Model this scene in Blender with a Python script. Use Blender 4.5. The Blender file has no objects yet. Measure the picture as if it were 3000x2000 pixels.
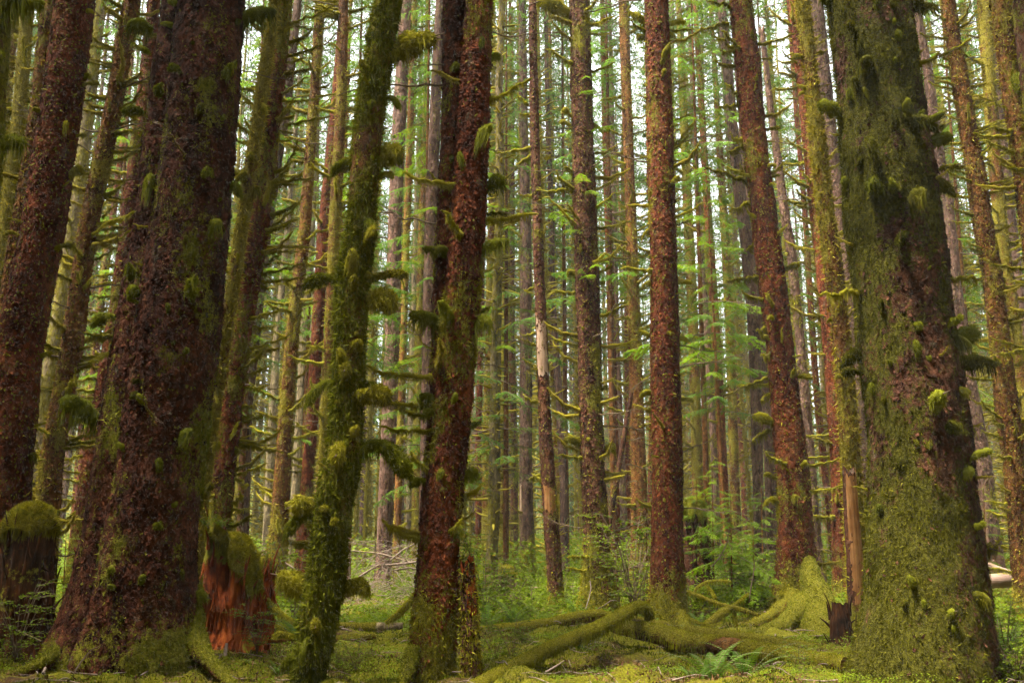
import bpy, math, random
import numpy as np
from mathutils import Vector, Matrix, Euler

random.seed(11)
rng = np.random.default_rng(11)
scene = bpy.context.scene
COL = scene.collection
R = math.radians
PI = math.pi

# ------------------------------------------------------------------ camera model (photo pixels, 3000 x 2000)
FP, CX, CY, HZ = 2690.0, 1500.0, 1000.0, 1645.0
TH = math.atan((HZ - CY) / FP)
CH = 1.6
cT, sT = math.cos(TH), math.sin(TH)


def at(u, v, D):
    """world point seen at photo pixel (u, v) in the vertical plane y = D, and its camera depth"""
    a, b = (u - CX) / FP, (CY - v) / FP
    y, z = cT - b * sT, sT + b * cT
    t = D / y
    return np.array([a * t, D, CH + z * t]), t


# ------------------------------------------------------------------ noise
def _hash(ix, iy, iz, seed):
    h = (ix.astype(np.uint32) * np.uint32(73856093)) ^ (iy.astype(np.uint32) * np.uint32(19349663)) ^ (iz.astype(np.uint32) * np.uint32(83492791)) ^ np.uint32((seed * 2654435761) & 0xffffffff)
    h ^= h >> np.uint32(13)
    h *= np.uint32(1274126177)
    h ^= h >> np.uint32(16)
    h *= np.uint32(2246822519)
    h ^= h >> np.uint32(15)
    return (h & np.uint32(0xffffff)).astype(np.float64) / 0xffffff


def vnoise(P, seed=0):
    P = np.asarray(P, float)
    i = np.floor(P).astype(np.int64)
    f = P - i
    f = f * f * (3 - 2 * f)
    i = i + 100000
    out = 0
    for dx in (0, 1):
        wx = f[:, 0] if dx else 1 - f[:, 0]
        for dy in (0, 1):
            wy = f[:, 1] if dy else 1 - f[:, 1]
            for dz in (0, 1):
                wz = f[:, 2] if dz else 1 - f[:, 2]
                out = out + wx * wy * wz * _hash(i[:, 0] + dx, i[:, 1] + dy, i[:, 2] + dz, seed)
    return out


def fbm(P, octaves=3, seed=0):
    P = np.asarray(P, float)
    a, s, tot = 1.0, 0.0, 0.0
    for k in range(octaves):
        s = s + a * vnoise(P * (2.03 ** k), seed + k * 7)
        tot += a
        a *= 0.5
    return s / tot - 0.5


# ------------------------------------------------------------------ ground height
MOUNDS = [(5.9, 23.2, 1.6, .45), (-4.9, 14.0, 1.3, .16), (-8.5, 17.5, 2.2, .15), (5.6, 17.0, 1.3, .10), (1.1, 20.2, 1.8, .10),
          (7.2, 15.5, 1.6, .12), (-1.6, 18.0, 2.2, .06), (3.3, 15.2, 1.2, -.10), (0.9, 15.8, 1.1, -.16), (3.9, 18.5, .9, -.15)]


def gh(x, y):
    x = np.atleast_1d(np.asarray(x, float)); y = np.atleast_1d(np.asarray(y, float))
    P = np.stack([x, y, np.zeros_like(x)], 1)
    z = .34 * fbm(P * .33, 2, 3) + .36 * fbm(P * 1.25, 2, 5) + .20 * fbm(P * 3.2, 3, 9)
    z = z + .022 * np.clip(y - 24, 0, 36)
    z = z + .30 * np.clip(y - 150, 0, 140)
    for mx, my, s, h in MOUNDS:
        z = z + h * np.exp(-((x - mx) ** 2 + (y - my) ** 2) / (2 * s * s))
    return z


def g1(x, y):
    return float(gh(x, y)[0])


# ------------------------------------------------------------------ mesh building
class MB:
    def __init__(s):
        s.V, s.T, s.Q, s.tm, s.qm, s.var, s.moss, s.n = [], [], [], [], [], [], [], 0

    def add(s, V, F, mat=0, var=0.5, moss=0.0):
        V = np.asarray(V, float); F = np.asarray(F, np.int64)
        if len(F) == 0:
            return
        (s.T if F.shape[1] == 3 else s.Q).append(F + s.n)
        (s.tm if F.shape[1] == 3 else s.qm).append(np.full(len(F), mat, np.int32))
        s.V.append(V)
        s.var.append(np.broadcast_to(np.asarray(var, float), (len(V),)))
        s.moss.append(np.broadcast_to(np.asarray(moss, float), (len(V),)))
        s.n += len(V)

    def mesh(s, name, mats):
        V = np.concatenate(s.V)
        T = np.concatenate(s.T) if s.T else np.zeros((0, 3), np.int64)
        Q = np.concatenate(s.Q) if s.Q else np.zeros((0, 4), np.int64)
        me = bpy.data.meshes.new(name)
        me.vertices.add(len(V)); me.vertices.foreach_set('co', V.astype(np.float32).ravel())
        li = np.concatenate([T.ravel(), Q.ravel()]).astype(np.int32)
        me.loops.add(len(li)); me.loops.foreach_set('vertex_index', li)
        npol = len(T) + len(Q)
        st = np.concatenate([np.arange(len(T)) * 3, len(T) * 3 + np.arange(len(Q)) * 4]).astype(np.int32)
        me.polygons.add(npol)
        me.polygons.foreach_set('loop_start', st)
        mi = np.concatenate([*(s.tm or [np.zeros(0, np.int32)]), *(s.qm or [np.zeros(0, np.int32)])]).astype(np.int32)
        for m in mats:
            me.materials.append(m)
        me.polygons.foreach_set('material_index', mi)
        me.polygons.foreach_set('use_smooth', np.ones(npol, bool))
        for nm, arr in (('var', s.var), ('moss', s.moss)):
            a = me.attributes.new(nm, 'FLOAT', 'POINT')
            a.data.foreach_set('value', np.concatenate(arr).astype(np.float32))
        me.update(calc_edges=True)
        return me


def grid_faces(nr, nc, wrap=True):
    i = np.arange(nr - 1)[:, None]; j = np.arange(nc if wrap else nc - 1)[None, :]
    a = i * nc + j; b = i * nc + (j + 1) % nc
    return np.stack([a, b, b + nc, a + nc], -1).reshape(-1, 4)


def smooth_path(pts, n, it=2):
    """resample a polyline (k, d) to n points, rounded"""
    pts = np.asarray(pts, float)
    d = np.r_[0, np.cumsum(np.linalg.norm(np.diff(pts[:, :3], axis=0), axis=1))]
    t = np.linspace(0, d[-1], n)
    out = np.stack([np.interp(t, d, pts[:, k]) for k in range(pts.shape[1])], 1)
    for _ in range(it):
        o = out.copy()
        o[1:-1] = (out[:-2] + 2 * out[1:-1] + out[2:]) / 4
        out = o
    return out


def tube(path, rad, ns=8, lump=0.0, lsc=6.0, seed=0, closed_end=True):
    path = np.asarray(path, float); n = len(path)
    rad = np.broadcast_to(np.asarray(rad, float), (n,)).copy()
    tan = np.gradient(path, axis=0); tan /= np.linalg.norm(tan, axis=1)[:, None] + 1e-9
    mt = np.abs(tan.mean(0))
    ref = np.eye(3)[int(np.argmin(mt))]
    a = np.cross(tan, ref); a /= np.linalg.norm(a, axis=1)[:, None] + 1e-9
    b = np.cross(tan, a)
    th = np.arange(ns) * 2 * PI / ns
    dirs = np.cos(th)[None, :, None] * a[:, None, :] + np.sin(th)[None, :, None] * b[:, None, :]
    rr = np.repeat(rad[:, None], ns, 1)
    if lump:
        P = (path[:, None, :] + dirs * rad[:, None, None]).reshape(-1, 3)
        rr = rr * (1 + lump * 2 * fbm(P * lsc, 3, seed).reshape(n, ns))
    V = (path[:, None, :] + dirs * rr[..., None]).reshape(-1, 3)
    F = grid_faces(n, ns)
    return V, F, dirs.reshape(-1, 3)


def blades(P, Nn, length, width, down=.5, out=.6, jit=.5, r=None):
    """one thin triangle per point"""
    r = r or rng
    n = len(P)
    d = Nn * out + r.normal(0, jit, (n, 3)); d[:, 2] -= down
    d /= np.linalg.norm(d, axis=1)[:, None] + 1e-9
    s = np.cross(d, r.normal(0, 1, (n, 3))); s /= np.linalg.norm(s, axis=1)[:, None] + 1e-9
    L = np.asarray(length)[:, None] if np.ndim(length) else length
    W = np.asarray(width)[:, None] if np.ndim(width) else width
    V = np.stack([P - s * W / 2, P + s * W / 2, P + d * L], 1).reshape(-1, 3)
    F = np.arange(n * 3).reshape(n, 3)
    return V, F


def sample_surface(V, F, n, w=None, r=None):
    r = r or rng
    a, b, c, d = (V[F[:, k]] for k in range(4))
    nn = np.cross(c - a, d - b)
    area = np.linalg.norm(nn, axis=1)
    p = area if w is None else area * w
    if p.sum() <= 0:
        return np.zeros((0, 3)), np.zeros((0, 3)), np.zeros(0, int)
    idx = r.choice(len(F), n, p=p / p.sum())
    s, t = r.random((n, 1)), r.random((n, 1))
    P = (a[idx] * (1 - s) + b[idx] * s) * (1 - t) + (d[idx] * (1 - s) + c[idx] * s) * t
    Nn = nn[idx] / (area[idx][:, None] + 1e-12)
    return P, Nn, idx


# ------------------------------------------------------------------ materials
def nmat(name):
    m = bpy.data.materials.new(name); m.use_nodes = True
    nt = m.node_tree; nt.nodes.clear()
    return m, nt


def nd(nt, typ, props=None, **inp):
    n = nt.nodes.new(typ)
    for k, v in (props or {}).items():
        setattr(n, k, v)
    for k, v in inp.items():
        key = k.replace('_', ' ')
        s = n.inputs[int(k[1:])] if k[0] == 'i' and k[1:].isdigit() else n.inputs[key]
        if isinstance(v, bpy.types.NodeSocket):
            nt.links.new(v, s)
        else:
            s.default_value = v
    return n


def rgb(c):
    return (c[0], c[1], c[2], 1.0)


def mixc(nt, f, a, b, mode='MIX'):
    n = nt.nodes.new('ShaderNodeMix'); n.data_type = 'RGBA'; n.blend_type = mode
    for i, v in ((0, f), (6, a), (7, b)):
        if isinstance(v, bpy.types.NodeSocket):
            nt.links.new(v, n.inputs[i])
        else:
            n.inputs[i].default_value = v if i == 0 else rgb(v)
    return n.outputs[2]


def mth(nt, op, a, b=0.0, clamp=False):
    n = nt.nodes.new('ShaderNodeMath'); n.operation = op; n.use_clamp = clamp
    for i, v in ((0, a), (1, b)):
        if isinstance(v, bpy.types.NodeSocket):
            nt.links.new(v, n.inputs[i])
        else:
            n.inputs[i].default_value = v
    return n.outputs[0]


def ramp(nt, f, stops):
    n = nt.nodes.new('ShaderNodeValToRGB')
    e = n.color_ramp.elements
    while len(e) < len(stops):
        e.new(0.5)
    for k, (p, c) in enumerate(stops):
        e[k].position = p
        e[k].color = rgb(c) if not np.isscalar(c) else (c, c, c, 1)
    nt.links.new(f, n.inputs[0])
    return n.outputs[0]


MOSS_A, MOSS_B, MOSS_C = (.070, .062, .005), (.160, .145, .010), (.260, .235, .022)


GOLDC = ((.085, .066, .006), (.190, .155, .013), (.310, .260, .030))


def bark_mat(name, c1, c2, c3, sc=15.0, zs=.75, bump=1.0, mossy=(MOSS_A, MOSS_B, MOSS_C), fleck=.5, rough=.8):
    m, nt = nmat(name)
    tc = nd(nt, 'ShaderNodeTexCoord')
    oi = nd(nt, 'ShaderNodeObjectInfo')
    mp = nd(nt, 'ShaderNodeMapping', Vector=tc.outputs['Object'], Scale=(1, 1, zs))
    warp = nd(nt, 'ShaderNodeTexNoise', Vector=mp.outputs[0], Scale=sc * .5, Detail=2.0)
    wv = nd(nt, 'ShaderNodeVectorMath', {'operation': 'MULTIPLY_ADD'}, i0=warp.outputs['Color'], i1=(.20, .20, .20), i2=mp.outputs[0])
    vo = nd(nt, 'ShaderNodeTexVoronoi', {'feature': 'F1'}, Vector=wv.outputs[0], Scale=sc)
    ve = nd(nt, 'ShaderNodeTexVoronoi', {'feature': 'DISTANCE_TO_EDGE'}, Vector=wv.outputs[0], Scale=sc)
    big = nd(nt, 'ShaderNodeTexNoise', Vector=mp.outputs[0], Scale=1.7, Detail=5.0, Roughness=.6)
    fine = nd(nt, 'ShaderNodeTexNoise', Vector=mp.outputs[0], Scale=sc * 3.2, Detail=4.0, Roughness=.65)
    col = ramp(nt, big.outputs[0], [(.33, c1), (.52, c2), (.72, c3)])
    sep = nd(nt, 'ShaderNodeSeparateColor', Color=vo.outputs['Color'])
    cellv = mth(nt, 'MULTIPLY_ADD', sep.outputs[0], .9)
    nt.nodes[-1].inputs[2].default_value = .55
    cv = nd(nt, 'ShaderNodeCombineColor', Red=cellv, Green=cellv, Blue=cellv)
    col = mixc(nt, 1.0, col, cv.outputs[0], 'MULTIPLY')
    # pale worn flake rims and grey lichen flecks
    fl = ramp(nt, fine.outputs[0], [(.60, 0.0), (.70, 1.0)])
    col = mixc(nt, mth(nt, 'MULTIPLY', fl, fleck), col, tuple(min(1, x * 2.0 + .006) for x in c2))
    va_ = nd(nt, 'ShaderNodeAttribute', {'attribute_name': 'var'})
    cf = mth(nt, 'MULTIPLY_ADD', va_.outputs['Fac'], 1.5)
    nt.nodes[-1].inputs[2].default_value = .25
    cc = nd(nt, 'ShaderNodeCombineColor', Red=cf, Green=cf, Blue=cf)
    col = mixc(nt, 1.0, col, cc.outputs[0], 'MULTIPLY')
    # colour of the whole tree varies a little from tree to tree
    vv = mth(nt, 'MULTIPLY_ADD', oi.outputs['Random'], .4)
    nt.nodes[-1].inputs[2].default_value = .8
    hv = nd(nt, 'ShaderNodeHueSaturation', Value=vv, Color=col)
    col = hv.outputs[0]
    # long wet streaks, and patches of grey-green crust lichen
    mps = nd(nt, 'ShaderNodeMapping', Vector=tc.outputs['Object'], Scale=(1, 1, .14))
    stn = nd(nt, 'ShaderNodeTexNoise', Vector=mps.outputs[0], Scale=3.2, Detail=4.0, Roughness=.6)
    sf = ramp(nt, stn.outputs[0], [(.34, .45), (.52, 1.0), (.72, 1.25)])
    col = mixc(nt, 1.0, col, sf, 'MULTIPLY')
    lic = nd(nt, 'ShaderNodeTexNoise', Vector=mp.outputs[0], Scale=3.4, Detail=7.0, Roughness=.78)
    col = mixc(nt, mth(nt, 'MULTIPLY', ramp(nt, lic.outputs[0], [(.585, 0.0), (.66, 1.0)]), .55), col, (.125, .120, .080))
    # moss
    at_ = nd(nt, 'ShaderNodeAttribute', {'attribute_name': 'moss'})
    mn = nd(nt, 'ShaderNodeTexNoise', Vector=mp.outputs[0], Scale=11.0, Detail=5.0, Roughness=.7)
    mn3 = nd(nt, 'ShaderNodeTexNoise', Vector=mp.outputs[0], Scale=38.0, Detail=3.0, Roughness=.7)
    ms = mth(nt, 'ADD', at_.outputs['Fac'], mth(nt, 'MULTIPLY', mth(nt, 'SUBTRACT', mn.outputs[0], .5), 1.2))
    ms = mth(nt, 'ADD', ms, mth(nt, 'MULTIPLY', mth(nt, 'SUBTRACT', mn3.outputs[0], .5), .9))
    mf = ramp(nt, ms, [(.44, 0.0), (.60, 1.0)])
    m2 = nd(nt, 'ShaderNodeTexNoise', Vector=mp.outputs[0], Scale=26.0, Detail=4.0, Roughness=.7)
    mc = ramp(nt, m2.outputs[0], [(.3, mossy[0]), (.5, mossy[1]), (.72, mossy[2])])
    col = mixc(nt, mf, col, mc)
    # relief
    e = ramp(nt, ve.outputs['Distance'], [(0.0, 0.0), (.25, 1.0)])
    flk = nd(nt, 'ShaderNodeTexNoise', Vector=wv.outputs[0], Scale=sc * 1.3, Detail=5.0, Roughness=.72)
    h = mth(nt, 'ADD', mth(nt, 'MULTIPLY', e, .30), mth(nt, 'ADD', mth(nt, 'MULTIPLY', fine.outputs[0], .7), mth(nt, 'MULTIPLY', flk.outputs[0], 1.5)))
    h = mth(nt, 'ADD', h, mth(nt, 'MULTIPLY', sep.outputs[1], .30))
    h2 = mth(nt, 'MULTIPLY', m2.outputs[0], 2.5)
    hm = nd(nt, 'ShaderNodeMix', i0=mf, i2=h, i3=h2)
    bp = nd(nt, 'ShaderNodeBump', Strength=min(1.0, bump), Distance=.05, Height=hm.outputs[0])
    bs = nd(nt, 'ShaderNodeBsdfPrincipled', Base_Color=col, Roughness=rough, Normal=bp.outputs[0])
    bs.inputs['Specular IOR Level'].default_value = .07
    out = nd(nt, 'ShaderNodeOutputMaterial', Surface=bs.outputs[0])
    return m


def leaf_mat(name, stops, trans=.35, rough=.55, spec=.05, nscale=0.6, tint=(1.25, 1.25, .6)):
    m, nt = nmat(name)
    av = nd(nt, 'ShaderNodeAttribute', {'attribute_name': 'var'})
    oi = nd(nt, 'ShaderNodeObjectInfo')
    ge = nd(nt, 'ShaderNodeNewGeometry')
    no = nd(nt, 'ShaderNodeTexNoise', Vector=ge.outputs['Position'], Scale=nscale, Detail=3.0)
    f = mth(nt, 'ADD', mth(nt, 'MULTIPLY', av.outputs['Fac'], .62), mth(nt, 'MULTIPLY', mth(nt, 'SUBTRACT', no.outputs[0], .3), .75))
    f = mth(nt, 'ADD', f, mth(nt, 'MULTIPLY', mth(nt, 'SUBTRACT', oi.outputs['Random'], .5), .22))
    col = ramp(nt, f, stops)
    bs = nd(nt, 'ShaderNodeBsdfPrincipled', Base_Color=col, Roughness=rough)
    bs.inputs['Specular IOR Level'].default_value = spec
    tcx = mixc(nt, 1.0, col, tint, 'MULTIPLY')
    tr = nd(nt, 'ShaderNodeBsdfTranslucent', Color=tcx)
    mx = nd(nt, 'ShaderNodeMixShader', i0=trans, i1=bs.outputs[0], i2=tr.outputs[0])
    nd(nt, 'ShaderNodeOutputMaterial', Surface=mx.outputs[0])
    return m


def wood_mat(name, c1, c2, c3, zs=.12, sc=24.0, axis='z', bump=.9, rough=.8):
    m, nt = nmat(name)
    tc = nd(nt, 'ShaderNodeTexCoord')
    s = {'z': (1, 1, zs), 'x': (zs, 1, 1)}[axis]
    mp = nd(nt, 'ShaderNodeMapping', Vector=tc.outputs['Object'], Scale=s)
    a = nd(nt, 'ShaderNodeTexNoise', Vector=mp.outputs[0], Scale=sc, Detail=6.0, Roughness=.65)
    b = nd(nt, 'ShaderNodeTexNoise', Vector=tc.outputs['Object'], Scale=3.0, Detail=4.0)
    f = mth(nt, 'ADD', mth(nt, 'MULTIPLY', a.outputs[0], .58), mth(nt, 'MULTIPLY', b.outputs[0], .48))
    col = ramp(nt, f, [(.40, c1), (.54, c2), (.70, c3)])
    at_ = nd(nt, 'ShaderNodeAttribute', {'attribute_name': 'moss'})
    mn = nd(nt, 'ShaderNodeTexNoise', Vector=tc.outputs['Object'], Scale=12.0, Detail=5.0, Roughness=.7)
    ms = mth(nt, 'ADD', at_.outputs['Fac'], mth(nt, 'MULTIPLY', mth(nt, 'SUBTRACT', mn.outputs[0], .5), 1.2))
    mf = ramp(nt, ms, [(.45, 0.0), (.6, 1.0)])
    mc = ramp(nt, mn.outputs[0], [(.3, MOSS_A), (.5, MOSS_B), (.72, MOSS_C)])
    col = mixc(nt, mf, col, mc)
    bp = nd(nt, 'ShaderNodeBump', Strength=bump, Distance=.02, Height=a.outputs[0])
    bs = nd(nt, 'ShaderNodeBsdfPrincipled', Base_Color=col, Roughness=rough, Normal=bp.outputs[0])
    bs.inputs['Specular IOR Level'].default_value = .08
    nd(nt, 'ShaderNodeOutputMaterial', Surface=bs.outputs[0])
    return m


BARK = {
    'red': bark_mat('red bark', (.072, .016, .006), (.135, .034, .011), (.180, .062, .018), sc=13),
    'brown': bark_mat('orange brown bark', (.080, .028, .008), (.140, .055, .013), (.190, .088, .022), sc=15, mossy=GOLDC),
    'purple': bark_mat('grey purple bark', (.080, .040, .028), (.125, .068, .047), (.170, .102, .070), sc=12, zs=.4, fleck=.6),
    'dark': bark_mat('dark scaly bark', (.050, .018, .010), (.085, .032, .016), (.120, .052, .022), sc=12, fleck=.6),
    'mossy_giant': bark_mat('mossy giant bark', (.036, .014, .009), (.068, .026, .014), (.100, .044, .020), sc=12, fleck=.5, mossy=((.020, .019, .002), (.062, .057, .005), (.135, .120, .010))),
    'giant': bark_mat('giant spruce bark', (.040, .012, .006), (.080, .024, .011), (.120, .044, .017), sc=12, fleck=.5),
    'pale': bark_mat('pale dry bark', (.140, .098, .050), (.205, .150, .078), (.260, .200, .110), sc=14, zs=.3, fleck=.3, mossy=GOLDC),
}
MOSS = leaf_mat('yellow green moss', [(.15, (.080, .070, .005)), (.45, (.225, .200, .012)), (.85, (.360, .320, .030))], trans=.22, rough=.9, spec=.05, nscale=2.0, tint=(1.2, 1.15, .6))
MOSSG = leaf_mat('deep green moss', [(.15, (.045, .050, .004)), (.45, (.130, .135, .008)), (.85, (.240, .235, .018))], trans=.2, rough=.9, spec=.05, nscale=2.0, tint=(1.2, 1.2, .6))
GOLD = leaf_mat('golden moss', [(.15, (.090, .070, .006)), (.45, (.240, .195, .016)), (.85, (.400, .335, .045))], trans=.22, rough=.9, spec=.05, nscale=1.0, tint=(1.2, 1.1, .6))
LOGMOSS_LIT = leaf_mat('log moss painted sunlit', [(.15, (.085, .085, .005)), (.45, (.270, .260, .012)), (.85, (.420, .390, .030))], trans=.22, rough=.9, spec=.04, nscale=2.5, tint=(1.2, 1.15, .6))  # moss lightened for the shaded logs: a sunlit look put into the colour
MOSSD = leaf_mat('dark olive moss', [(.15, (.022, .022, .002)), (.45, (.070, .066, .005)), (.85, (.160, .145, .011))], trans=.18, rough=.9, spec=.04, nscale=2.0, tint=(1.2, 1.15, .6))
NEEDLE = leaf_mat('spruce needles', [(.15, (.030, .062, .012)), (.5, (.070, .125, .022)), (.85, (.110, .175, .036))], trans=.48, nscale=.25, tint=(1.2, 1.35, .6))
HEMLOCK = leaf_mat('hemlock needles', [(.15, (.040, .074, .004)), (.5, (.090, .148, .008)), (.85, (.150, .215, .014))], trans=.42, nscale=.5, tint=(1.3, 1.35, .5))
FERN = leaf_mat('fern fronds', [(.15, (.026, .055, .006)), (.5, (.060, .115, .012)), (.85, (.110, .175, .022))], trans=.3, nscale=1.0)
LEAF = leaf_mat('shrub leaves', [(.15, (.046, .070, .004)), (.5, (.105, .150, .007)), (.85, (.175, .225, .014))], trans=.4, nscale=1.0)
COVER = leaf_mat('low moss and leaves', [(.20, (.030, .038, .003)), (.48, (.110, .122, .007)), (.85, (.270, .250, .015))], trans=.25, rough=.85, spec=.04, nscale=1.6)
TWIG = wood_mat('dead twigs', (.060, .036, .022), (.110, .072, .046), (.170, .120, .085), sc=30)
GREYTWIG = wood_mat('grey dead twigs', (.140, .095, .070), (.210, .150, .115), (.280, .215, .170), sc=30)
ROT = wood_mat('red rotten wood', (.026, .006, .002), (.185, .038, .007), (.370, .110, .020), zs=.16, sc=16, bump=1.0)  # dark end of the noise stands in for shade in rotted hollows
LITTER = wood_mat('dead leaves and crumbs', (.040, .018, .008), (.110, .055, .022), (.200, .120, .055), sc=6, zs=1)
ROTD = wood_mat('dark rotten wood', (.012, .006, .003), (.050, .019, .007), (.130, .046, .013), zs=.16, sc=16, bump=1.0)
SNAG = wood_mat('bare orange wood', (.150, .060, .020), (.240, .110, .036), (.330, .170, .070), zs=.06, sc=22)
PALE = wood_mat('bare pale wood', (.230, .140, .085), (.330, .215, .140), (.420, .300, .210), zs=.06, sc=22)
PALEX = wood_mat('weathered log wood', (.200, .125, .090), (.290, .190, .140), (.380, .270, .210), zs=.08, sc=20, axis='x')


def ground_mat():
    m, nt = nmat('forest floor')
    ge = nd(nt, 'ShaderNodeNewGeometry')
    P = ge.outputs['Position']
    a = nd(nt, 'ShaderNodeTexNoise', Vector=P, Scale=.9, Detail=6.0, Roughness=.62)
    b = nd(nt, 'ShaderNodeTexNoise', Vector=P, Scale=9.0, Detail=6.0, Roughness=.7)
    c = nd(nt, 'ShaderNodeTexNoise', Vector=P, Scale=34.0, Detail=4.0, Roughness=.7)
    moss = ramp(nt, c.outputs[0], [(.3, (.032, .030, .003)), (.5, (.105, .097, .006)), (.72, (.200, .180, .014))])
    soil = ramp(nt, b.outputs[0], [(.3, (.022, .012, .006)), (.5, (.060, .032, .013)), (.72, (.110, .060, .024))])
    f = mth(nt, 'ADD', mth(nt, 'MULTIPLY', a.outputs[0], .75), mth(nt, 'MULTIPLY', b.outputs[0], .25))
    col = mixc(nt, ramp(nt, f, [(.40, 0.0), (.50, 1.0)]), soil, moss)
    h = mth(nt, 'ADD', mth(nt, 'MULTIPLY', b.outputs[0], 1.0), mth(nt, 'MULTIPLY', c.outputs[0], .5))
    bp = nd(nt, 'ShaderNodeBump', Strength=.9, Distance=.06, Height=h)
    bs = nd(nt, 'ShaderNodeBsdfPrincipled', Base_Color=col, Roughness=.95, Normal=bp.outputs[0])
    bs.inputs['Specular IOR Level'].default_value = .05
    nd(nt, 'ShaderNodeOutputMaterial', Surface=bs.outputs[0])
    return m


GROUND = ground_mat()

# ------------------------------------------------------------------ objects
def thing(name, label, cat, loc, group=None):
    o = bpy.data.objects.new(name, None); COL.objects.link(o)
    o.location = Vector(loc); o['label'] = label; o['category'] = cat
    o.empty_display_size = .3
    if group:
        o['group'] = group
    return o


def obj(name, me, parent=None, loc=(0, 0, 0), rot=(0, 0, 0), sc=(1, 1, 1)):
    o = bpy.data.objects.new(name, me); COL.objects.link(o)
    o.location = Vector(loc); o.rotation_euler = Euler(rot)
    o.scale = sc if np.ndim(sc) else (sc, sc, sc)
    if parent is not None:
        o.parent = parent
    return o


def tag(o, label, cat, group=None, kind=None):
    if kind:
        o['kind'] = kind
    else:
        o['label'] = label; o['category'] = cat
    if label and kind == 'stuff':
        o['label'] = label; o['category'] = cat
    if group:
        o['group'] = group
    return o

# ------------------------------------------------------------------ prototypes (unit metres, pointing along +X)
def fuzz_on(mb, V, F, n, ln, wd, mat=0, down=.5, out=.6, jit=.5, wts=None, lo=0.0, hi=1.0, r=None):
    P, N, idx = sample_surface(V, F, n, wts, r)
    if len(P) == 0:
        return
    l = ln * (0.5 + rng.random(len(P)))
    w = wd * (0.6 + .8 * rng.random(len(P)))
    BV, BF = blades(P - N * .004, N, l, w, down, out, jit)
    mb.add(BV, BF, mat, np.repeat(lo + (hi - lo) * rng.random(len(P)), 3), 1.0)


def beard(mb, P, ln, wd, mat=0):
    """hanging strands of moss: two-segment tapering strips"""
    n = len(P)
    l = ln * (.35 + rng.random(n) ** 1.6)
    s = rng.normal(0, 1, (n, 3)); s[:, 2] = 0; s /= np.linalg.norm(s, axis=1)[:, None] + 1e-9
    sw = rng.normal(0, .07, (n, 3)) * l[:, None]
    mid = P + np.array([0, 0, -1]) * l[:, None] * .55 + sw
    tip = P + np.array([0, 0, -1]) * l[:, None] + sw * .3
    w = (wd * (.6 + .8 * rng.random(n)))[:, None]
    V = np.stack([P - s * w / 2, P + s * w / 2, mid + s * w * .4, mid - s * w * .4, tip], 1).reshape(-1, 3)
    k = np.arange(n)[:, None] * 5
    mb.add(V, k + np.array([[0, 1, 2, 3]]), mat, np.repeat(.1 + .55 * rng.random(n), 5), 1.0)
    nb = mb.n - len(V)
    mb.Q  # strips
    T = (k + np.array([[3, 2, 4]]))
    mb.T.append(T + nb); mb.tm.append(np.full(n, mat, np.int32))


def mossy_clump(seed, green=False, L=.30, thick=.06, beardl=.10, droop=.5, nf=1500, mat=None, long=6):
    """a dead stub sheathed in ragged moss that sags into a torn fringe"""
    r = np.random.default_rng(seed)
    mb = MB()
    n = 14
    t = np.linspace(0, 1, n)
    path = np.stack([t * L, np.cumsum(r.normal(0, .012, n)), L * (.20 * np.sin(t * 2.2) - droop * t ** 2.2 * .6)], 1)
    path[:, 1] -= path[0, 1]
    pk = r.uniform(.25, .8)
    rad = thick * (.45 + .75 * np.exp(-((t - pk) / .32) ** 2) + .5 * fbm(np.stack([t * 5 + seed, t * 0, t * 0], 1), 2, seed))
    rad = np.clip(rad, .012, None); rad[-1] = .006; rad[-2] *= .65
    V, F, D = tube(path, rad, 12, .55, 14, seed)
    # the moss is thicker on top and hangs in lobes beneath
    low = D[:, 2] < -.2
    V[low, 2] -= .06 * np.abs(fbm(V[low] * 18, 2, seed + 3)) * 2 * (1 + 1.5 * beardl / .1) * .6
    mb.add(V, F, 0, .35, 1)
    fuzz_on(mb, V, F, nf, .026, .009, 0, .25, .6, .6, r=r)
    fuzz_on(mb, V, F, nf // long, .055, .011, 0, .9, .35, .55, r=r)
    m = int(nf * .09)
    ii = np.clip((r.random(m) * (n - 1)).astype(int), 0, n - 1)
    P = path[ii] + np.stack([r.normal(0, .015, m), r.normal(0, 1, m) * rad[ii] * .6, -rad[ii] * .6], 1)
    beard(mb, P, beardl * (.5 + r.random()), .010, 0)
    if r.random() < .6:     # the dead wood poking out of the tip
        Vt, Ft, _ = tube(path[-2] + np.outer(np.linspace(0, 1, 4), np.array([L * .3, r.normal(0, .03), r.normal(0, .05)])), np.array([.010, .008, .006, .002]), 5)
        mb.add(Vt, Ft, 1, .5, 0)
    return mb.mesh('mossy_stub', [mat or (MOSSG if green else MOSS), TWIG])


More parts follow.
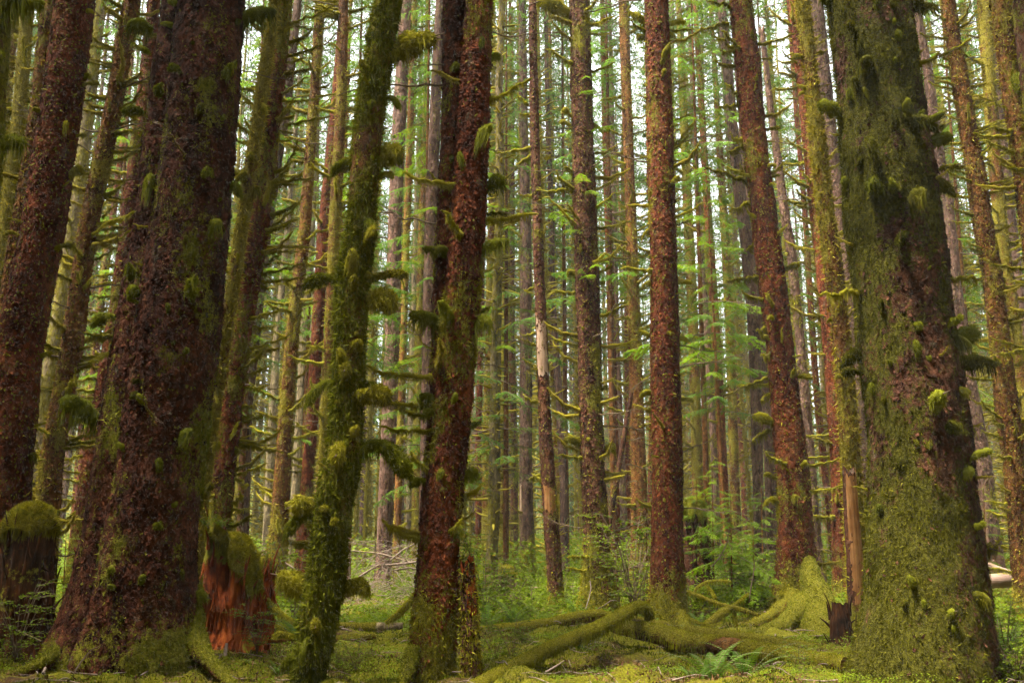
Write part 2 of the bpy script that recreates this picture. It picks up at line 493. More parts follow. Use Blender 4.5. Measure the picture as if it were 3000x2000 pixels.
def mossy_branch(seed, L=1.2, r0=.030, curve=.18, sag=.0, nf=900, beardl=.12, twig=True, mat=None):
    """a long dead branch sheathed in moss"""
    r = np.random.default_rng(seed)
    mb = MB(); n = 18
    t = np.linspace(0, 1, n)
    wob = (np.cumsum(r.normal(0, .02, (n, 2)), 0) + r.normal(0, .006, (n, 2))) * L
    path = np.stack([t * L, wob[:, 0], curve * L * t ** 2.2 - sag * L * t + wob[:, 1] * .6], 1)
    path[:, 1] -= path[0, 1]; path[:, 2] -= path[0, 2]
    env = .55 + .5 * np.abs(fbm(np.stack([t * 6, t * 0 + seed, t * 0], 1), 2, seed)) * 2
    rad = r0 * (1 - .62 * t) * env + .005
    rad[-1] = .003
    V, F, D = tube(path, rad, 7, .35, 10, seed)
    mb.add(V, F, 0, .35, 1)
    up = np.ones(len(F))
    fuzz_on(mb, V, F, nf, .034, .009, 0, .35, .55, .5, r=r)
    m = int(nf * .28)
    ii = np.clip((r.random(m) * .85 * (n - 1)).astype(int), 0, n - 1)
    P = path[ii] + np.stack([r.normal(0, .03, m), r.normal(0, .008, m), -rad[ii] * .6], 1)
    beard(mb, P, beardl, .008, 0)
    if twig:
        for k in range(6):
            i0 = min(n - 1, int(n * (.35 + .11 * k))); sgn = 1 if k % 2 else -1
            tp = np.stack([np.linspace(0, r.uniform(.1, .32), 6) * L, sgn * np.linspace(0, r.uniform(.05, .25), 6) * L, np.linspace(0, .10, 6) * L * r.uniform(-.5, 1)], 1) + path[i0]
            V2, F2, _ = tube(tp, np.linspace(.008, .002, 6), 5)
            mb.add(V2, F2, 1, .5, 0)
    return mb.mesh('mossy_branch', [mat or MOSS, TWIG])


def bare_branch(seed, L=1.6, r0=.016, sag=.12, mat=None, fuzzy=True):
    r = np.random.default_rng(seed)
    mb = MB(); n = 14
    t = np.linspace(0, 1, n)
    wob = np.cumsum(r.normal(0, .016, (n, 2)), 0) * L
    path = np.stack([t * L, wob[:, 0], -sag * L * t + (sag * 1.4) * L * t ** 2 + wob[:, 1] * .7], 1)
    path[:, 1:] -= path[0, 1:]
    V, F, _ = tube(path, r0 * (1 - .8 * t) + .002, 5)
    mb.add(V, F, 0, .5, 0)
    for k in range(11):
        i0 = r.integers(3, n - 1); sgn = r.choice([-1, 1]); l = L * r.uniform(.10, .34)
        tp = np.stack([np.linspace(0, .75, 6) * l, sgn * np.linspace(0, .5, 6) * l, np.linspace(0, r.uniform(-.5, .3), 6) * l], 1) + path[i0]
        V2, F2, _ = tube(tp, np.linspace(.006, .0015, 6) * (r0 / .016), 4)
        mb.add(V2, F2, 0, .5, 0)
    if fuzzy:
        fuzz_on(mb, V, F, 150, .03, .008, 1, .4, .5, .5, r=r)
    return mb.mesh('dead_branch', [mat or TWIG, MOSS])


def spray(mb, base, az, L, droop, r, mw=1, ml=0, leaf=.075, lw=.024, nt=34, wid=.30, rise=.0, dens=15):
    """a flat hemlock bough: stem, side twigs, rows of needles"""
    n = 10
    t = np.linspace(0, 1, n)
    p = np.stack([t * L, .05 * L * np.sin(t * 3 + r.uniform(0, 6)), rise * L * t - droop * L * t ** 2], 1)
    ca, sa = math.cos(az), math.sin(az)
    rot = np.array([[ca, sa, 0], [-sa, ca, 0], [0, 0, 1]])
    P = p @ rot + base
    V, F, _ = tube(P, .010 * L / 1.5 * (1 - .85 * t) + .002, 4)
    mb.add(V, F, mw, .5, 0)
    ta = np.sort(r.uniform(.06, 1, nt))
    sg = np.where(np.arange(nt) % 2 == 0, 1, -1)
    l = wid * L * (1 - ta) ** .65 * r.uniform(.6, 1.15, nt) + .05
    b = np.stack([np.interp(ta, t, p[:, k]) for k in range(3)], 1)
    ang = r.uniform(.75, 1.15, nt)
    d = np.stack([np.cos(ang), sg * np.sin(ang), -.16 - .45 * droop * ta - r.uniform(0, .35, nt)], 1)
    m = dens
    u = (np.arange(m) + .5) / m
    Q = b[:, None, :] + d[:, None, :] * (l[:, None] * u[None, :])[..., None]
    Q[..., 2] -= (.18 * l[:, None] * u[None, :] ** 2)
    Q = Q.reshape(-1, 3)
    dd = np.repeat(d, m, 0)
    side = np.tile(np.where(np.arange(m) % 2 == 0, 1.0, -1.0), nt)
    perp = np.stack([-dd[:, 1], dd[:, 0], np.zeros(len(dd))], 1)
    nd_ = dd * .75 + perp * side[:, None] * .75 + r.normal(0, .18, dd.shape)
    nd_ /= np.linalg.norm(nd_, axis=1)[:, None]
    sv = np.cross(nd_, np.array([0, 0, 1.0])) + r.normal(0, .25, dd.shape)
    sv /= np.linalg.norm(sv, axis=1)[:, None] + 1e-9
    ll = leaf * r.uniform(.7, 1.3, len(Q))[:, None]
    A = Q - sv * lw / 2; B = Q + sv * lw / 2; C = Q + nd_ * ll + sv * lw * .25; E = Q + nd_ * ll - sv * lw * .25
    VV = np.stack([A, B, C, E], 1).reshape(-1, 3) @ rot + base
    vb = np.repeat(np.clip(.25 + .5 * r.random(nt) + 0.25 * ta, 0, 1), m * 4)
    mb.add(VV, np.arange(len(VV)).reshape(-1, 4), ml, vb, 0)


def spray_mesh(seed, L=2.0, mat=None, **k):
    r = np.random.default_rng(seed); mb = MB()
    spray(mb, np.zeros(3), 0.0, L, r.uniform(.12, .3), r, **k)
    return mb.mesh('leafy_branch', [mat or HEMLOCK, TWIG])


def crown_mesh(seed, H=30.0, rad=3.6, step=.55, per=4, cards=46, dead=0.0, mat=None):
    """conifer crown: whorls of drooping boughs set with hanging sprays; local z 0..H"""
    r = np.random.default_rng(seed); mb = MB()
    z = 0.0
    while z < H:
        f = 1 - z / H
        for k in range(per):
            if r.random() < .18:
                continue
            L = rad * (f ** .8) * r.uniform(.45, 1.15) + .35
            az = r.uniform(0, 2 * PI)
            dr = r.uniform(.15, .45)
            up = r.uniform(-.1, .12)
            n = 6; t = np.linspace(0, 1, n)
            zz = z + r.uniform(-.25, .25)
            px = t * L; pz = zz + up * L * t - dr * L * t ** 1.7 + .12 * L * t ** 4
            P = np.stack([px * math.cos(az), px * math.sin(az), pz], 1)
            V, F, _ = tube(P, (.028 * (1 - .8 * t) + .004), 3)
            mb.add(V, F, 1, .5, 0)
            m = max(8, int(cards * L / rad))
            ta = r.uniform(.12, 1, m) ** .8
            b = np.stack([np.interp(ta, t, P[:, q]) for q in range(3)], 1)
            off = r.normal(0, 1, (m, 3)) * np.array([.26, .26, .10]) * (L / 3) ** .5
            b = b + off * (1.1 - ta * .6)[:, None]
            d = np.stack([math.cos(az) * .35 + r.normal(0, .45, m), math.sin(az) * .35 + r.normal(0, .45, m), -.55 + r.normal(0, .35, m)], 1)
            d /= np.linalg.norm(d, axis=1)[:, None]
            s = np.cross(d, r.normal(0, 1, (m, 3))); s /= np.linalg.norm(s, axis=1)[:, None] + 1e-9
            ll = r.uniform(.22, .55, m)[:, None]; w = r.uniform(.05, .10, m)[:, None]
            A = b - s * w * .5; B = b + s * w * .5; C = b + d * ll
            VV = np.stack([A, B, C], 1).reshape(-1, 3)
            mb.add(VV, np.arange(3 * m).reshape(m, 3), 0, np.repeat(np.clip(.5 * r.random() + .5 * r.random(m), 0, 1), 3), 0)
        z += step * r.uniform(.7, 1.3)
    return mb.mesh('crown', [mat or NEEDLE, TWIG])


def fern_mesh(seed, nfr=14, L=.95):
    r = np.random.default_rng(seed); mb = MB()
    for k in range(nfr):
        az = k * 2 * PI / nfr + r.uniform(-.25, .25); l = L * r.uniform(.65, 1.1); el = r.uniform(.75, 1.35)
        n = 25; t = np.linspace(0, 1, n)
        a = el - (el + r.uniform(-.1, .5)) * t ** 1.3
        x = np.r_[0, np.cumsum(np.cos(a[:-1]) * l / n)]; z = np.r_[0, np.cumsum(np.sin(a[:-1]) * l / n)]
        P = np.stack([x * math.cos(az), x * math.sin(az), z], 1)
        V, F, _ = tube(P, .004 * (1 - .7 * t) + .001, 3)
        mb.add(V, F, 1, .4, 0)
        side = np.array([-math.sin(az), math.cos(az), 0])
        tan = np.gradient(P, axis=0); tan /= np.linalg.norm(tan, axis=1)[:, None]
        for sg in (-1, 1):
            w = .105 * L * np.sin(np.clip(t * .93 + .10, 0, 1) * PI) ** .6 * (1 - t * .35) + .004
            d = side[None, :] * sg + tan * .25 + np.array([0, 0, -.12])
            hw = l / n * .30
            A = P - tan * hw; B = P + tan * hw; C = P + d * w[:, None] + tan * hw * .3
            M1 = P + d * (w * .55)[:, None] + tan * hw * 1.2; 
            VV = np.stack([A, B, M1, C], 1)[2:].reshape(-1, 3)
            mb.add(VV, np.arange(len(VV)).reshape(-1, 4), 0, np.clip(r.uniform(.2, .8) + .15 * t[2:].repeat(4), 0, 1), 0)
    return mb.mesh('fronds', [FERN, TWIG])


def shrub_mesh(seed, H=.9, nst=13, leaves=90, ls=.042, spread=.6, mat=None):
    """open leafy shrub: thin arching stems with small oval leaves"""
    r = np.random.default_rng(seed); mb = MB()
    LP, LD = [], []
    for k in range(nst):
        az = r.uniform(0, 2 * PI); h = H * r.uniform(.6, 1.1); sp = spread * r.uniform(.3, 1)
        n = 8; t = np.linspace(0, 1, n)
        P = np.stack([sp * t ** 1.4 * math.cos(az), sp * t ** 1.4 * math.sin(az), h * t * (1 - .15 * t)], 1) + np.cumsum(r.normal(0, .012, (n, 3)), 0)
        V, F, _ = tube(P, .006 * (1 - .7 * t) + .0015, 4); mb.add(V, F, 1, .5, 0)
        for q in range(6):
            i = r.integers(2, n); a2 = az + r.uniform(-1.6, 1.6); l = h * r.uniform(.18, .42)
            tt = np.linspace(0, 1, 5)
            P2 = P[i] + np.stack([l * tt * math.cos(a2), l * tt * math.sin(a2), l * (.35 * tt - .3 * tt ** 2)], 1)
            V, F, _ = tube(P2, .003 * (1 - .6 * tt) + .001, 3); mb.add(V, F, 1, .5, 0)
            m = leaves // 6 + 4
            u = r.random(m)
            b = np.stack([np.interp(u, tt, P2[:, c]) for c in range(3)], 1)
            LP.append(b); LD.append(np.stack([np.cos(a2 + np.where(r.random(m) < .5, 1, -1) * .9), np.sin(a2 + np.where(r.random(m) < .5, 1, -1) * .9), r.normal(0, .25, m)], 1))
    b = np.concatenate(LP); d = np.concatenate(LD) + r.normal(0, .25, (len(b), 3)); d /= np.linalg.norm(d, axis=1)[:, None]
    up = np.array([0, 0, 1.0]) + r.normal(0, .3, d.shape)
    s = np.cross(d, up); s /= np.linalg.norm(s, axis=1)[:, None] + 1e-9
    l = ls * r.uniform(.7, 1.4, len(b))[:, None]
    V = np.stack([b, b + d * l * .5 + s * l * .34, b + d * l, b + d * l * .5 - s * l * .34], 1).reshape(-1, 3)
    mb.add(V, np.arange(len(V)).reshape(-1, 4), 0, np.repeat(r.random(len(b)), 4), 0)
    return mb.mesh('leaves', [mat or LEAF, TWIG])


DR = [.9, .1, .5, -.5, 1.4, .0, .7, -.2]
CLUMP = [mossy_clump(100 + k, False, L=[.24, .34, .20, .30, .26, .42, .30, .24][k], thick=.036 + .008 * (k % 3), beardl=.07 + .04 * (k % 3), droop=DR[k], nf=900) for k in range(8)]
CLUMPG = [mossy_clump(130 + k, True, L=[.30, .24, .38, .22, .30, .46, .26, .34][k], thick=.046 + .010 * (k % 3), beardl=.08 + .05 * (k % 3), droop=DR[k], nf=1500) for k in range(8)]
CLUMPD = [mossy_clump(160 + k, True, L=[.30, .24, .38, .22, .30, .46, .26, .34][k], thick=.046 + .010 * (k % 3), beardl=.10 + .05 * (k % 3), droop=DR[k], nf=1500, mat=MOSSG if k % 2 else MOSSD) for k in range(8)]
CLUMPM = [mossy_clump(180 + k, True, L=[.34, .26, .42, .30, .22, .38][k], thick=[.060, .052, .056, .070, .062, .046][k], beardl=[.11, .07, .14, .09, .12, .06][k], droop=[1.1, .5, 1.5, -.2, .8, .3][k], nf=2600, mat=[MOSSG, MOSS][k % 2], long=3) for k in range(6)]
STUB = [mossy_branch(150 + k, L=.50 + .08 * k, r0=.042 + .005 * (k % 2), curve=[.3, .05, .1, .5, .15][k], nf=620, beardl=.09, twig=False, mat=GOLD if k % 2 else MOSS) for k in range(5)]
LONG = [mossy_branch(170 + k, L=1.2, r0=.040 + .005 * (k % 3), curve=[.12, .05, -.08, .2, .0, .1][k], sag=[.06, .02, .0, .12, .06, -.05][k], nf=1000, beardl=.13) for k in range(6)]
BARE = [bare_branch(190 + k, sag=[.1, .2, -.1, .3, 0][k]) for k in range(5)]
SPRAY = [spray_mesh(210 + k, L=2.0, leaf=.085, lw=.026, nt=40, dens=14) for k in range(5)]
SPRAYN = [spray_mesh(230 + k, L=2.0, mat=NEEDLE, leaf=.075, lw=.024, nt=36, dens=12) for k in range(4)]
CROWN = [crown_mesh(300 + k, H=28.0, rad=[3.4, 4.2, 3.0, 3.8, 4.4, 3.2][k], cards=30, step=.75) for k in range(6)]
FERNS = [fern_mesh(330 + k, 8 + k, .95) for k in range(4)]
SHRUB = [shrub_mesh(350 + k, H=[.8, 1.1, 1.5, .6][k]) for k in range(4)]


def place_branch(tree, me, name, P, d, scale, roll=0.0, base=None):
    if 'tuft' in name:
        scale = (scale * rng.uniform(.7, 1.4), scale * rng.uniform(.6, 1.15), scale * rng.uniform(.7, 1.5))
    """child of tree; prototype +X turned to direction d, z kept upward"""
    d = np.asarray(d, float); d = d / (np.linalg.norm(d) + 1e-9)
    az = math.atan2(d[1], d[0]); el = math.asin(max(-1, min(1, d[2])))
    loc = np.asarray(P) - np.array(tree.location)
    o = obj(name, me, tree, loc, (roll, -el, az), scale)
    return o


# ------------------------------------------------------------------ trees from the photograph
def stem_mesh(base, C, Rd, zs, ns, moss_bias, flare, rough, seed, style, mosscoat=0, chips=0, broken=False, mossh=.6, green=False,
              blade=(.035, .010), mossvar=.7, hi_z=None, grainy=1.0, bare=None, mside=0.0, cmat=None, chipmoss=.1):
    """C (n,2) centres, Rd (n,) radii at heights zs (world). Returns meshes (trunk, moss coat or None)."""
    n = len(zs)
    th = np.arange(ns) * 2 * PI / ns
    z0 = base[2]
    rr = np.repeat(Rd[:, None], ns, 1)
    R0 = float(Rd[0])
    if flare:
        fz = np.exp(-np.clip(zs - z0, 0, None) / (.55 + .5 * R0)) * flare
        r = np.random.default_rng(seed)
        lob = np.zeros(ns)
        for k in range(7):
            ph = r.uniform(0, 2 * PI); wd = r.uniform(.18, .4)
            dd = np.angle(np.exp(1j * (th - ph)))
            lob += r.uniform(.5, 1.1) * np.exp(-dd ** 2 / (2 * wd * wd))
        rr = rr + R0 * fz[:, None] * (.35 + .75 * lob[None, :])
        # low ribs carried up the stem by the buttresses
        rr = rr * (1 + .05 * (lob[None, :] - .6) * np.exp(-np.clip(zs - z0, 0, None) / 4.0)[:, None])
    dx = np.cos(th)[None, :]; dy = np.sin(th)[None, :]
    X = C[:, 0:1] + dx * rr; Y = C[:, 1:2] + dy * rr; Z = np.repeat(zs[:, None], ns, 1)
    P = np.stack([X, Y, Z], -1).reshape(-1, 3)
    sc = max(.25, R0)
    dsp = rough * sc * (.12 * fbm(P * np.array([1.3, 1.3, .8]) / max(.5, sc), 3, seed) + .075 * fbm(P * np.array([5, 5, 3.5]), 3, seed + 1))
    w = fbm(P * np.array([16, 16, 13.0]), 2, seed + 2)
    dsp = dsp + grainy * .034 * np.abs(w) * 2 + grainy * .022 * fbm(P * 34, 2, seed + 4)
    rr2 = rr.reshape(-1) + dsp
    if broken:
        top = zs[-1]
        jag = fbm(np.stack([np.cos(th) * 3, np.sin(th) * 3, th * 0], 1), 3, seed + 8) * 1.2
        Zt = Z.copy()
        k = min(8, n // 3)
        for i in range(k):
            Zt[n - 1 - i] += jag * (1 - i / k) * min(.5, 4 * R0)
        Z = Zt
    V = np.stack([(C[:, 0:1] + dx * rr2.reshape(n, ns)), (C[:, 1:2] + dy * rr2.reshape(n, ns)), Z], -1).reshape(-1, 3)
    F = grid_faces(n, ns)
    m = moss_bias + mossvar * 1.6 * fbm(P * np.array([1.2, 1.2, .55]), 4, seed + 5) + .75 * fbm(P * np.array([4, 4, 2.2]), 3, seed + 6)
    m = m + mossh * np.exp(-np.clip(P[:, 2] - z0, 0, None) / 1.1)
    m = m + mside * np.tile(np.cos(th), n)
    m = np.clip(m, 0, 1)
    if bare:
        # bare: list of (z_lo, z_hi, az, halfwidth) patches with the bark gone
        pass
    Vl = V - base
    mb = MB(); mb.add(Vl, F, 0, .5, m)
    if broken:
        c = np.r_[C[-1], zs[-1] - .05] - base
        top = np.arange((n - 1) * ns, n * ns)
        mb.add(np.vstack([Vl[top], c]), np.stack([np.arange(ns), (np.arange(ns) + 1) % ns, np.full(ns, ns)], 1), 0, .5, 0)
    vis = Vl
    if hi_z is not None:
        fz_ = (P[F[:, 0], 2] < hi_z)
    else:
        fz_ = np.ones(len(F), bool)
    if chips:
        ff = F[fz_]; wt = np.clip(1 - m[ff[:, 0]] * 1.5, .02, 1)
        Pc, Nc, _ = sample_surface(Vl, ff, chips, wt)
        k = len(Pc)
        T = np.cross(Nc, np.array([0, 0, 1.0])); T /= np.linalg.norm(T, axis=1)[:, None] + 1e-9
        T2 = T * rng.normal(0, .6, (k, 1)) + np.array([0, 0, 1.0]) * rng.choice([-1, 1], (k, 1), p=[.7, .3]) ; T2 /= np.linalg.norm(T2, axis=1)[:, None]
        S = np.cross(T2, Nc)
        l = rng.uniform(.018, .060, (k, 1)); ww = rng.uniform(.015, .055, (k, 1)); lift = rng.uniform(.1, .6, (k, 1))
        A = Pc - S * ww / 2; B = Pc + S * ww / 2
        E = Pc + T2 * l + Nc * l * lift
        VV = np.stack([A, B, E + S * ww * .32, E - S * ww * .25], 1).reshape(-1, 3)
        mb.add(VV, np.arange(4 * k).reshape(k, 4), 0, np.repeat(.15 + .95 * rng.random(k) ** 1.6, 4), np.repeat(np.where(rng.random(k) < chipmoss, .62, 0.0), 4))
        # larger plates of loose bark
        k = chips // 5
        Pc, Nc, _ = sample_surface(Vl, ff, k, wt)
        T = np.cross(Nc, np.array([0, 0, 1.0])); T /= np.linalg.norm(T, axis=1)[:, None] + 1e-9
        T2 = T * rng.normal(0, .25, (k, 1)) - np.array([0, 0, 1.0]); T2 /= np.linalg.norm(T2, axis=1)[:, None]
        S = np.cross(T2, Nc)
        l = rng.uniform(.035, .095, (k, 1)); ww = rng.uniform(.03, .075, (k, 1)); lift = rng.uniform(.08, .40, (k, 1))
        q = [Pc - S * ww * .4, Pc + S * ww * .4, Pc + T2 * l * .6 + S * ww * .55 + Nc * l * lift * .5, Pc + T2 * l + S * ww * rng.uniform(-.3, .3, (k, 1)) + Nc * l * lift * 1.3, Pc + T2 * l * .7 - S * ww * .55 + Nc * l * lift * .6]
        VV = np.stack(q, 1).reshape(-1, 3); i0 = np.arange(k)[:, None] * 5
        vv = np.repeat(.15 + .6 * rng.random(k) ** 1.3, 5)
        mb.add(VV, np.concatenate([i0 + np.array([[0, 1, 2, 4]])]), 0, vv, 0)
        nb = mb.n - len(VV)
        mb.T.append(i0 + np.array([[4, 2, 3]]) + nb); mb.tm.append(np.zeros(k, np.int32))
    trunk = mb.mesh('trunk', [BARK[style]])
    coat = None
    if mosscoat:
        ff = F[fz_]
        wt = np.clip(m[ff[:, 0]] - .38, 0, 1) ** 1.2
        if wt.sum() > 0:
            mb2 = MB()
            fuzz_on(mb2, Vl, ff, mosscoat, blade[0], blade[1], 0, .75, .42, .42, wt)
            # clumps of longer tufts and hanging strands
            Pq, Nq, _ = sample_surface(Vl, ff, max(10, mosscoat // 14), wt ** 2)
            beard(mb2, Pq + Nq * .015, blade[0] * 3.6, blade[1] * 1.1, 0)
            if cmat is None and not green and blade[0] > .033 and R0 > 0 and base[1] > 16:
                Pq, Nq, _ = sample_surface(Vl, ff, max(20, int(mosscoat * (.30 if style in ('brown', 'pale') else .07))), np.clip(m[ff[:, 0]], .25, 1))
                BV, BF = blades(Pq - Nq * .01, Nq, rng.uniform(.05, .17, len(Pq)), rng.uniform(.016, .042, len(Pq)), .0, .9, .5)
                mb2.add(BV, BF, 0, np.repeat(.25 + .7 * rng.random(len(Pq)), 3), 1)
            # ragged flaps of moss standing off the bark
            Pq, Nq, _ = sample_surface(Vl, ff, max(20, mosscoat // 9), wt ** .7)
            BV, BF = blades(Pq - Nq * .01, Nq, blade[0] * 1.9 * rng.uniform(.5, 1.6, len(Pq)), blade[1] * 2.4 * rng.uniform(.5, 1.5, len(Pq)), .25, .8, .55)
            mb2.add(BV, BF, 0, np.repeat(.25 + .6 * rng.random(len(Pq)), 3), 1)
            coat = mb2.mesh('moss_coat', [cmat or (MOSSG if green else (GOLD if style in ('brown', 'pale') else MOSS))])
    return trunk, coat


TREES = {}


class Tr:
    pass


def grow(name, label, D, pts, style='red', moss=.2, cat='tree', H=38.0, crown=True, ns=None, dz=None, flare=.45, rough=1.0, coat=0, chips=0,
         stubs=0, longs=0, bares=0, clumps=0, knobs=0, green=False, group=None, broken=False, mossh=.6, blade=None, second=None, ground=True,
         side=0, smin=.8, smax=1.25, crown_z=None, z_lo=.8, grainy=1.0, mossvar=.7, sbare=1.0, mside=0.0, cmat=None):
    """pts: (v, u_centre, width) in photo pixels from top to bottom"""
    T = Tr(); T.D = D; T.stems = []
    stems = [pts] + ([second] if second else [])
    p0, t0 = at(pts[-1][1], pts[-1][0], D)
    gz = g1(p0[0], D)
    base = np.array([p0[0], D, gz])
    e = thing(name, label, cat, base, group)
    T.e = e; T.base = base
    ztopf = CH + .70 * D + 1.0
    for si, ps in enumerate(stems):
        W = []
        for v, u, w in ps:
            p, t = at(u, v, D)
            W.append((p[2], p[0], w / 2 / FP * t))
        W = np.array(sorted(W))
        z, x, r = W[:, 0], W[:, 1], W[:, 2]
        if ground:
            if z[0] > gz:
                sl = (x[1] - x[0]) / (z[1] - z[0]) if len(z) > 1 else 0
                z = np.r_[gz - .25, z]; x = np.r_[x[0] + sl * .6 * (gz - z[1]), x]; r = np.r_[r[0] * 1.04, r]
            elif z[0] > gz - .25:
                z = np.r_[gz - .3, z]; x = np.r_[x[0], x]; r = np.r_[r[0], r]
        if not broken:
            sl = (x[-1] - x[-2]) / (z[-1] - z[-2])
            Hh = max(H, z[-1] + 8)
            z = np.r_[z, Hh]; x = np.r_[x, x[-1] + sl * .5 * (Hh - z[-2])]; r = np.r_[r, r[-1] * .28]
        nsx = ns or int(np.clip(2 * PI * r.mean() / .05, 14, 120))
        dzz = dz or max(.06, 2 * PI * r.mean() / nsx)
        zf = np.arange(z[0], min(ztopf, z[-1]), dzz)
        zs = np.r_[zf, np.linspace(zf[-1] + dzz, z[-1], 24)] if z[-1] > zf[-1] + 1 else np.r_[zf, z[-1]]
        xs = np.interp(zs, z, x); rs = np.interp(zs, z, r)
        kk = max(3, int(.5 / dzz) | 1); ker = np.ones(kk) / kk
        pad = lambda a: np.convolve(np.pad(a, kk // 2, 'edge'), ker, 'valid')
        xs, rs = pad(xs), pad(rs)
        seed = abs(hash(name)) % 1 + int(D * 37 + pts[0][1]) + si * 91
        yo = D + .12 * fbm(np.stack([zs * .2, zs * 0 + seed, zs * 0], 1), 2, 3)
        C = np.stack([xs, yo], 1)
        if si == 1:
            C[:, 1] += .06 + .5 * rs.mean()
        bl = blade or (max(.035, D * .0017), max(.009, D * .0006))
        tr, ct = stem_mesh(base, C, rs, zs, nsx, moss, flare, rough, seed, style, coat if si == 0 else coat // 2, chips if si == 0 else chips // 2, broken, mossh,
                           green, bl, mossvar, ztopf + .5, grainy, None, mside, cmat, .06 if D < 16 else .38)
        obj('trunk', tr, e)
        if ct:
            obj('moss_coat', ct, e)
        T.stems.append((zs, xs, yo, rs))
    zt = T.stems[0][0][-1]
    if crown and not broken:
        cz = crown_z or max(17.0, min(ztopf + 3.0, 24.0))
        zs, xs, yo, rs = T.stems[0]
        hz = zt + 2.0 - cz
        obj('crown', CROWN[rng.integers(6)], e, (np.interp(cz, zs, xs) - base[0], 0, cz - base[2]), (0, 0, rng.uniform(0, 6)), (1.25 if D < 20 else .55, 1.25 if D < 20 else .55, hz / 28.0))
    # branches
    zmax = min(ztopf, zt - .3)

    def pick(si=0):
        zs, xs, yo, rs = T.stems[si]
        zz = base[2] + z_lo + (zmax - base[2] - z_lo) * random.random() ** .9
        c = np.array([np.interp(zz, zs, xs), np.interp(zz, zs, yo), zz]); r = np.interp(zz, zs, rs)
        return c, r
    plan = [('branch', STUB, int(stubs * 2.2), (.7, 1.4)), ('branch', LONG, int(longs * 1.5), (.55, 1.1)), ('dead_branch', BARE, int(bares * 1.5), (.5, 1.3)),
            ('moss_tuft', CLUMPG if green else CLUMP, clumps, (.55, 1.15)), ('knob', STUB, knobs, (.25, .5))]
    for nm, protos, cnt, (s0, s1) in plan:
        cnt = min(cnt, 95)
        for k in range(cnt):
            si = 1 if (second and random.random() < .35) else 0
            c, r = pick(si)
            # sides seen in profile and the face toward the viewer
            if side and random.random() < .8:
                az = (0 if side > 0 else PI) + random.uniform(-.7, .7)
            else:
                az = random.choice([random.uniform(-.6, .6), PI + random.uniform(-.6, .6), random.uniform(PI, 2 * PI)])
            dirv = np.array([math.cos(az), math.sin(az), random.uniform(-.15, .35)])
            place_branch(e, protos[rng.integers(len(protos))], nm, c + dirv * r * .9 * np.array([1, 1, 0]), dirv, random.uniform(s0, s1) * (1 if D < 26 else 1.15) * sbare,
                         random.uniform(-.3, .3))
    TREES[name + str(len(TREES))] = T
    return T


def stem_at(T, v, si=0):
    zs, xs, yo, rs = T.stems[si]
    p, t = at(CX, v, T.D)
    z = p[2]
    return np.array([np.interp(z, zs, xs), np.interp(z, zs, yo), z]), float(np.interp(z, zs, rs)), t


def tuft(T, u, v, px, protos=None, si=0, name='moss_tuft'):
    """moss tuft on the trunk seen at photo pixel (u, v), about px pixels long"""
    c, r, t = stem_at(T, v, si)
    p, _ = at(u, v, T.D)
    s = (p[0] - c[0]) / r
    s = max(-1.0, min(1.0, s))
    dirv = np.array([s, -math.sqrt(max(0.0, 1 - s * s)), .15])
    P = c + np.array([s * r * .93, dirv[1] * r * .95, 0])
    protos = protos or CLUMPG
    L = px / FP * t
    place_branch(T.e, protos[rng.integers(len(protos))], name, P, dirv, L / .36 * rng.uniform(.75, 1.15), rng.uniform(-.3, .3))


def limb(T, u1, v1, u2, v2, protos=None, name='branch', dy=0.0, thick=1.0, Lp=1.2):
    p1, _ = at(u1, v1, T.D); p2, _ = at(u2, v2, T.D)
    p2 = p2 + np.array([0, dy, 0])
    d = p2 - p1; L = np.linalg.norm(d)
    protos = protos or LONG
    d2 = d / L
    az = math.atan2(d2[1], d2[0]); el = math.asin(d2[2])
    me = protos[rng.integers(len(protos))]
    obj(name, me, T.e, p1 - T.base, (rng.uniform(-.2, .2), -el, az), (L / Lp, thick * (.6 + .4 * L / Lp), thick * (.6 + .4 * L / Lp)))

# ================================================================== THE TREES THE PHOTOGRAPH SHOWS
# --- foreground giants
G1 = grow('spruce_tree', 'giant twin-stemmed spruce with dark red-brown flaky bark and flaring mossy roots', 14.2,
          [(0, 622, 184), (300, 600, 198), (670, 560, 214), (1012, 520, 240), (1340, 478, 232), (1544, 450, 246), (1700, 440, 256), (1843, 428, 268), (1930, 425, 290)],
          'giant', moss=.24, flare=.16, coat=30000, chips=16000, second=[(0, 497, 76), (300, 465, 90), (670, 425, 100), (1012, 385, 140), (1340, 345, 165), (1544, 322, 180), (1700, 300, 190), (1843, 265, 210), (1930, 240, 240)],
          knobs=8, bares=2, green=True, mossh=.42, H=44, smin=.5, mossvar=.9, mside=.12)
for u, v, px in [(564, 265, 50), (680, 262, 72), (483, 300, 66), (457, 565, 76), (626, 556, 62), (449, 95, 60), (444, 165, 70), (408, 325, 50), (735, 65, 95), (690, 548, 60),
                 (412, 828, 60), (421, 872, 100), (596, 893, 88), (312, 926, 80), (431, 1080, 50), (581, 1745, 80), (508, 1552, 70), (506, 1375, 60), (300, 1230, 80), (640, 700, 60), (560, 1300, 50), (470, 1690, 50)]:
    tuft(G1, u, v, px, si=1 if u < 530 - v * .09 else 0)
for k in range(40):
    v = random.uniform(20, 1880); uc = np.interp(v, [0, 1000, 1900], [600, 500, 410]); tuft(G1, uc + random.uniform(-1, 1) * 120, v, random.uniform(18, 42), CLUMPD)
limb(G1, 330, 985, 247, 972, LONG, thick=1.3)
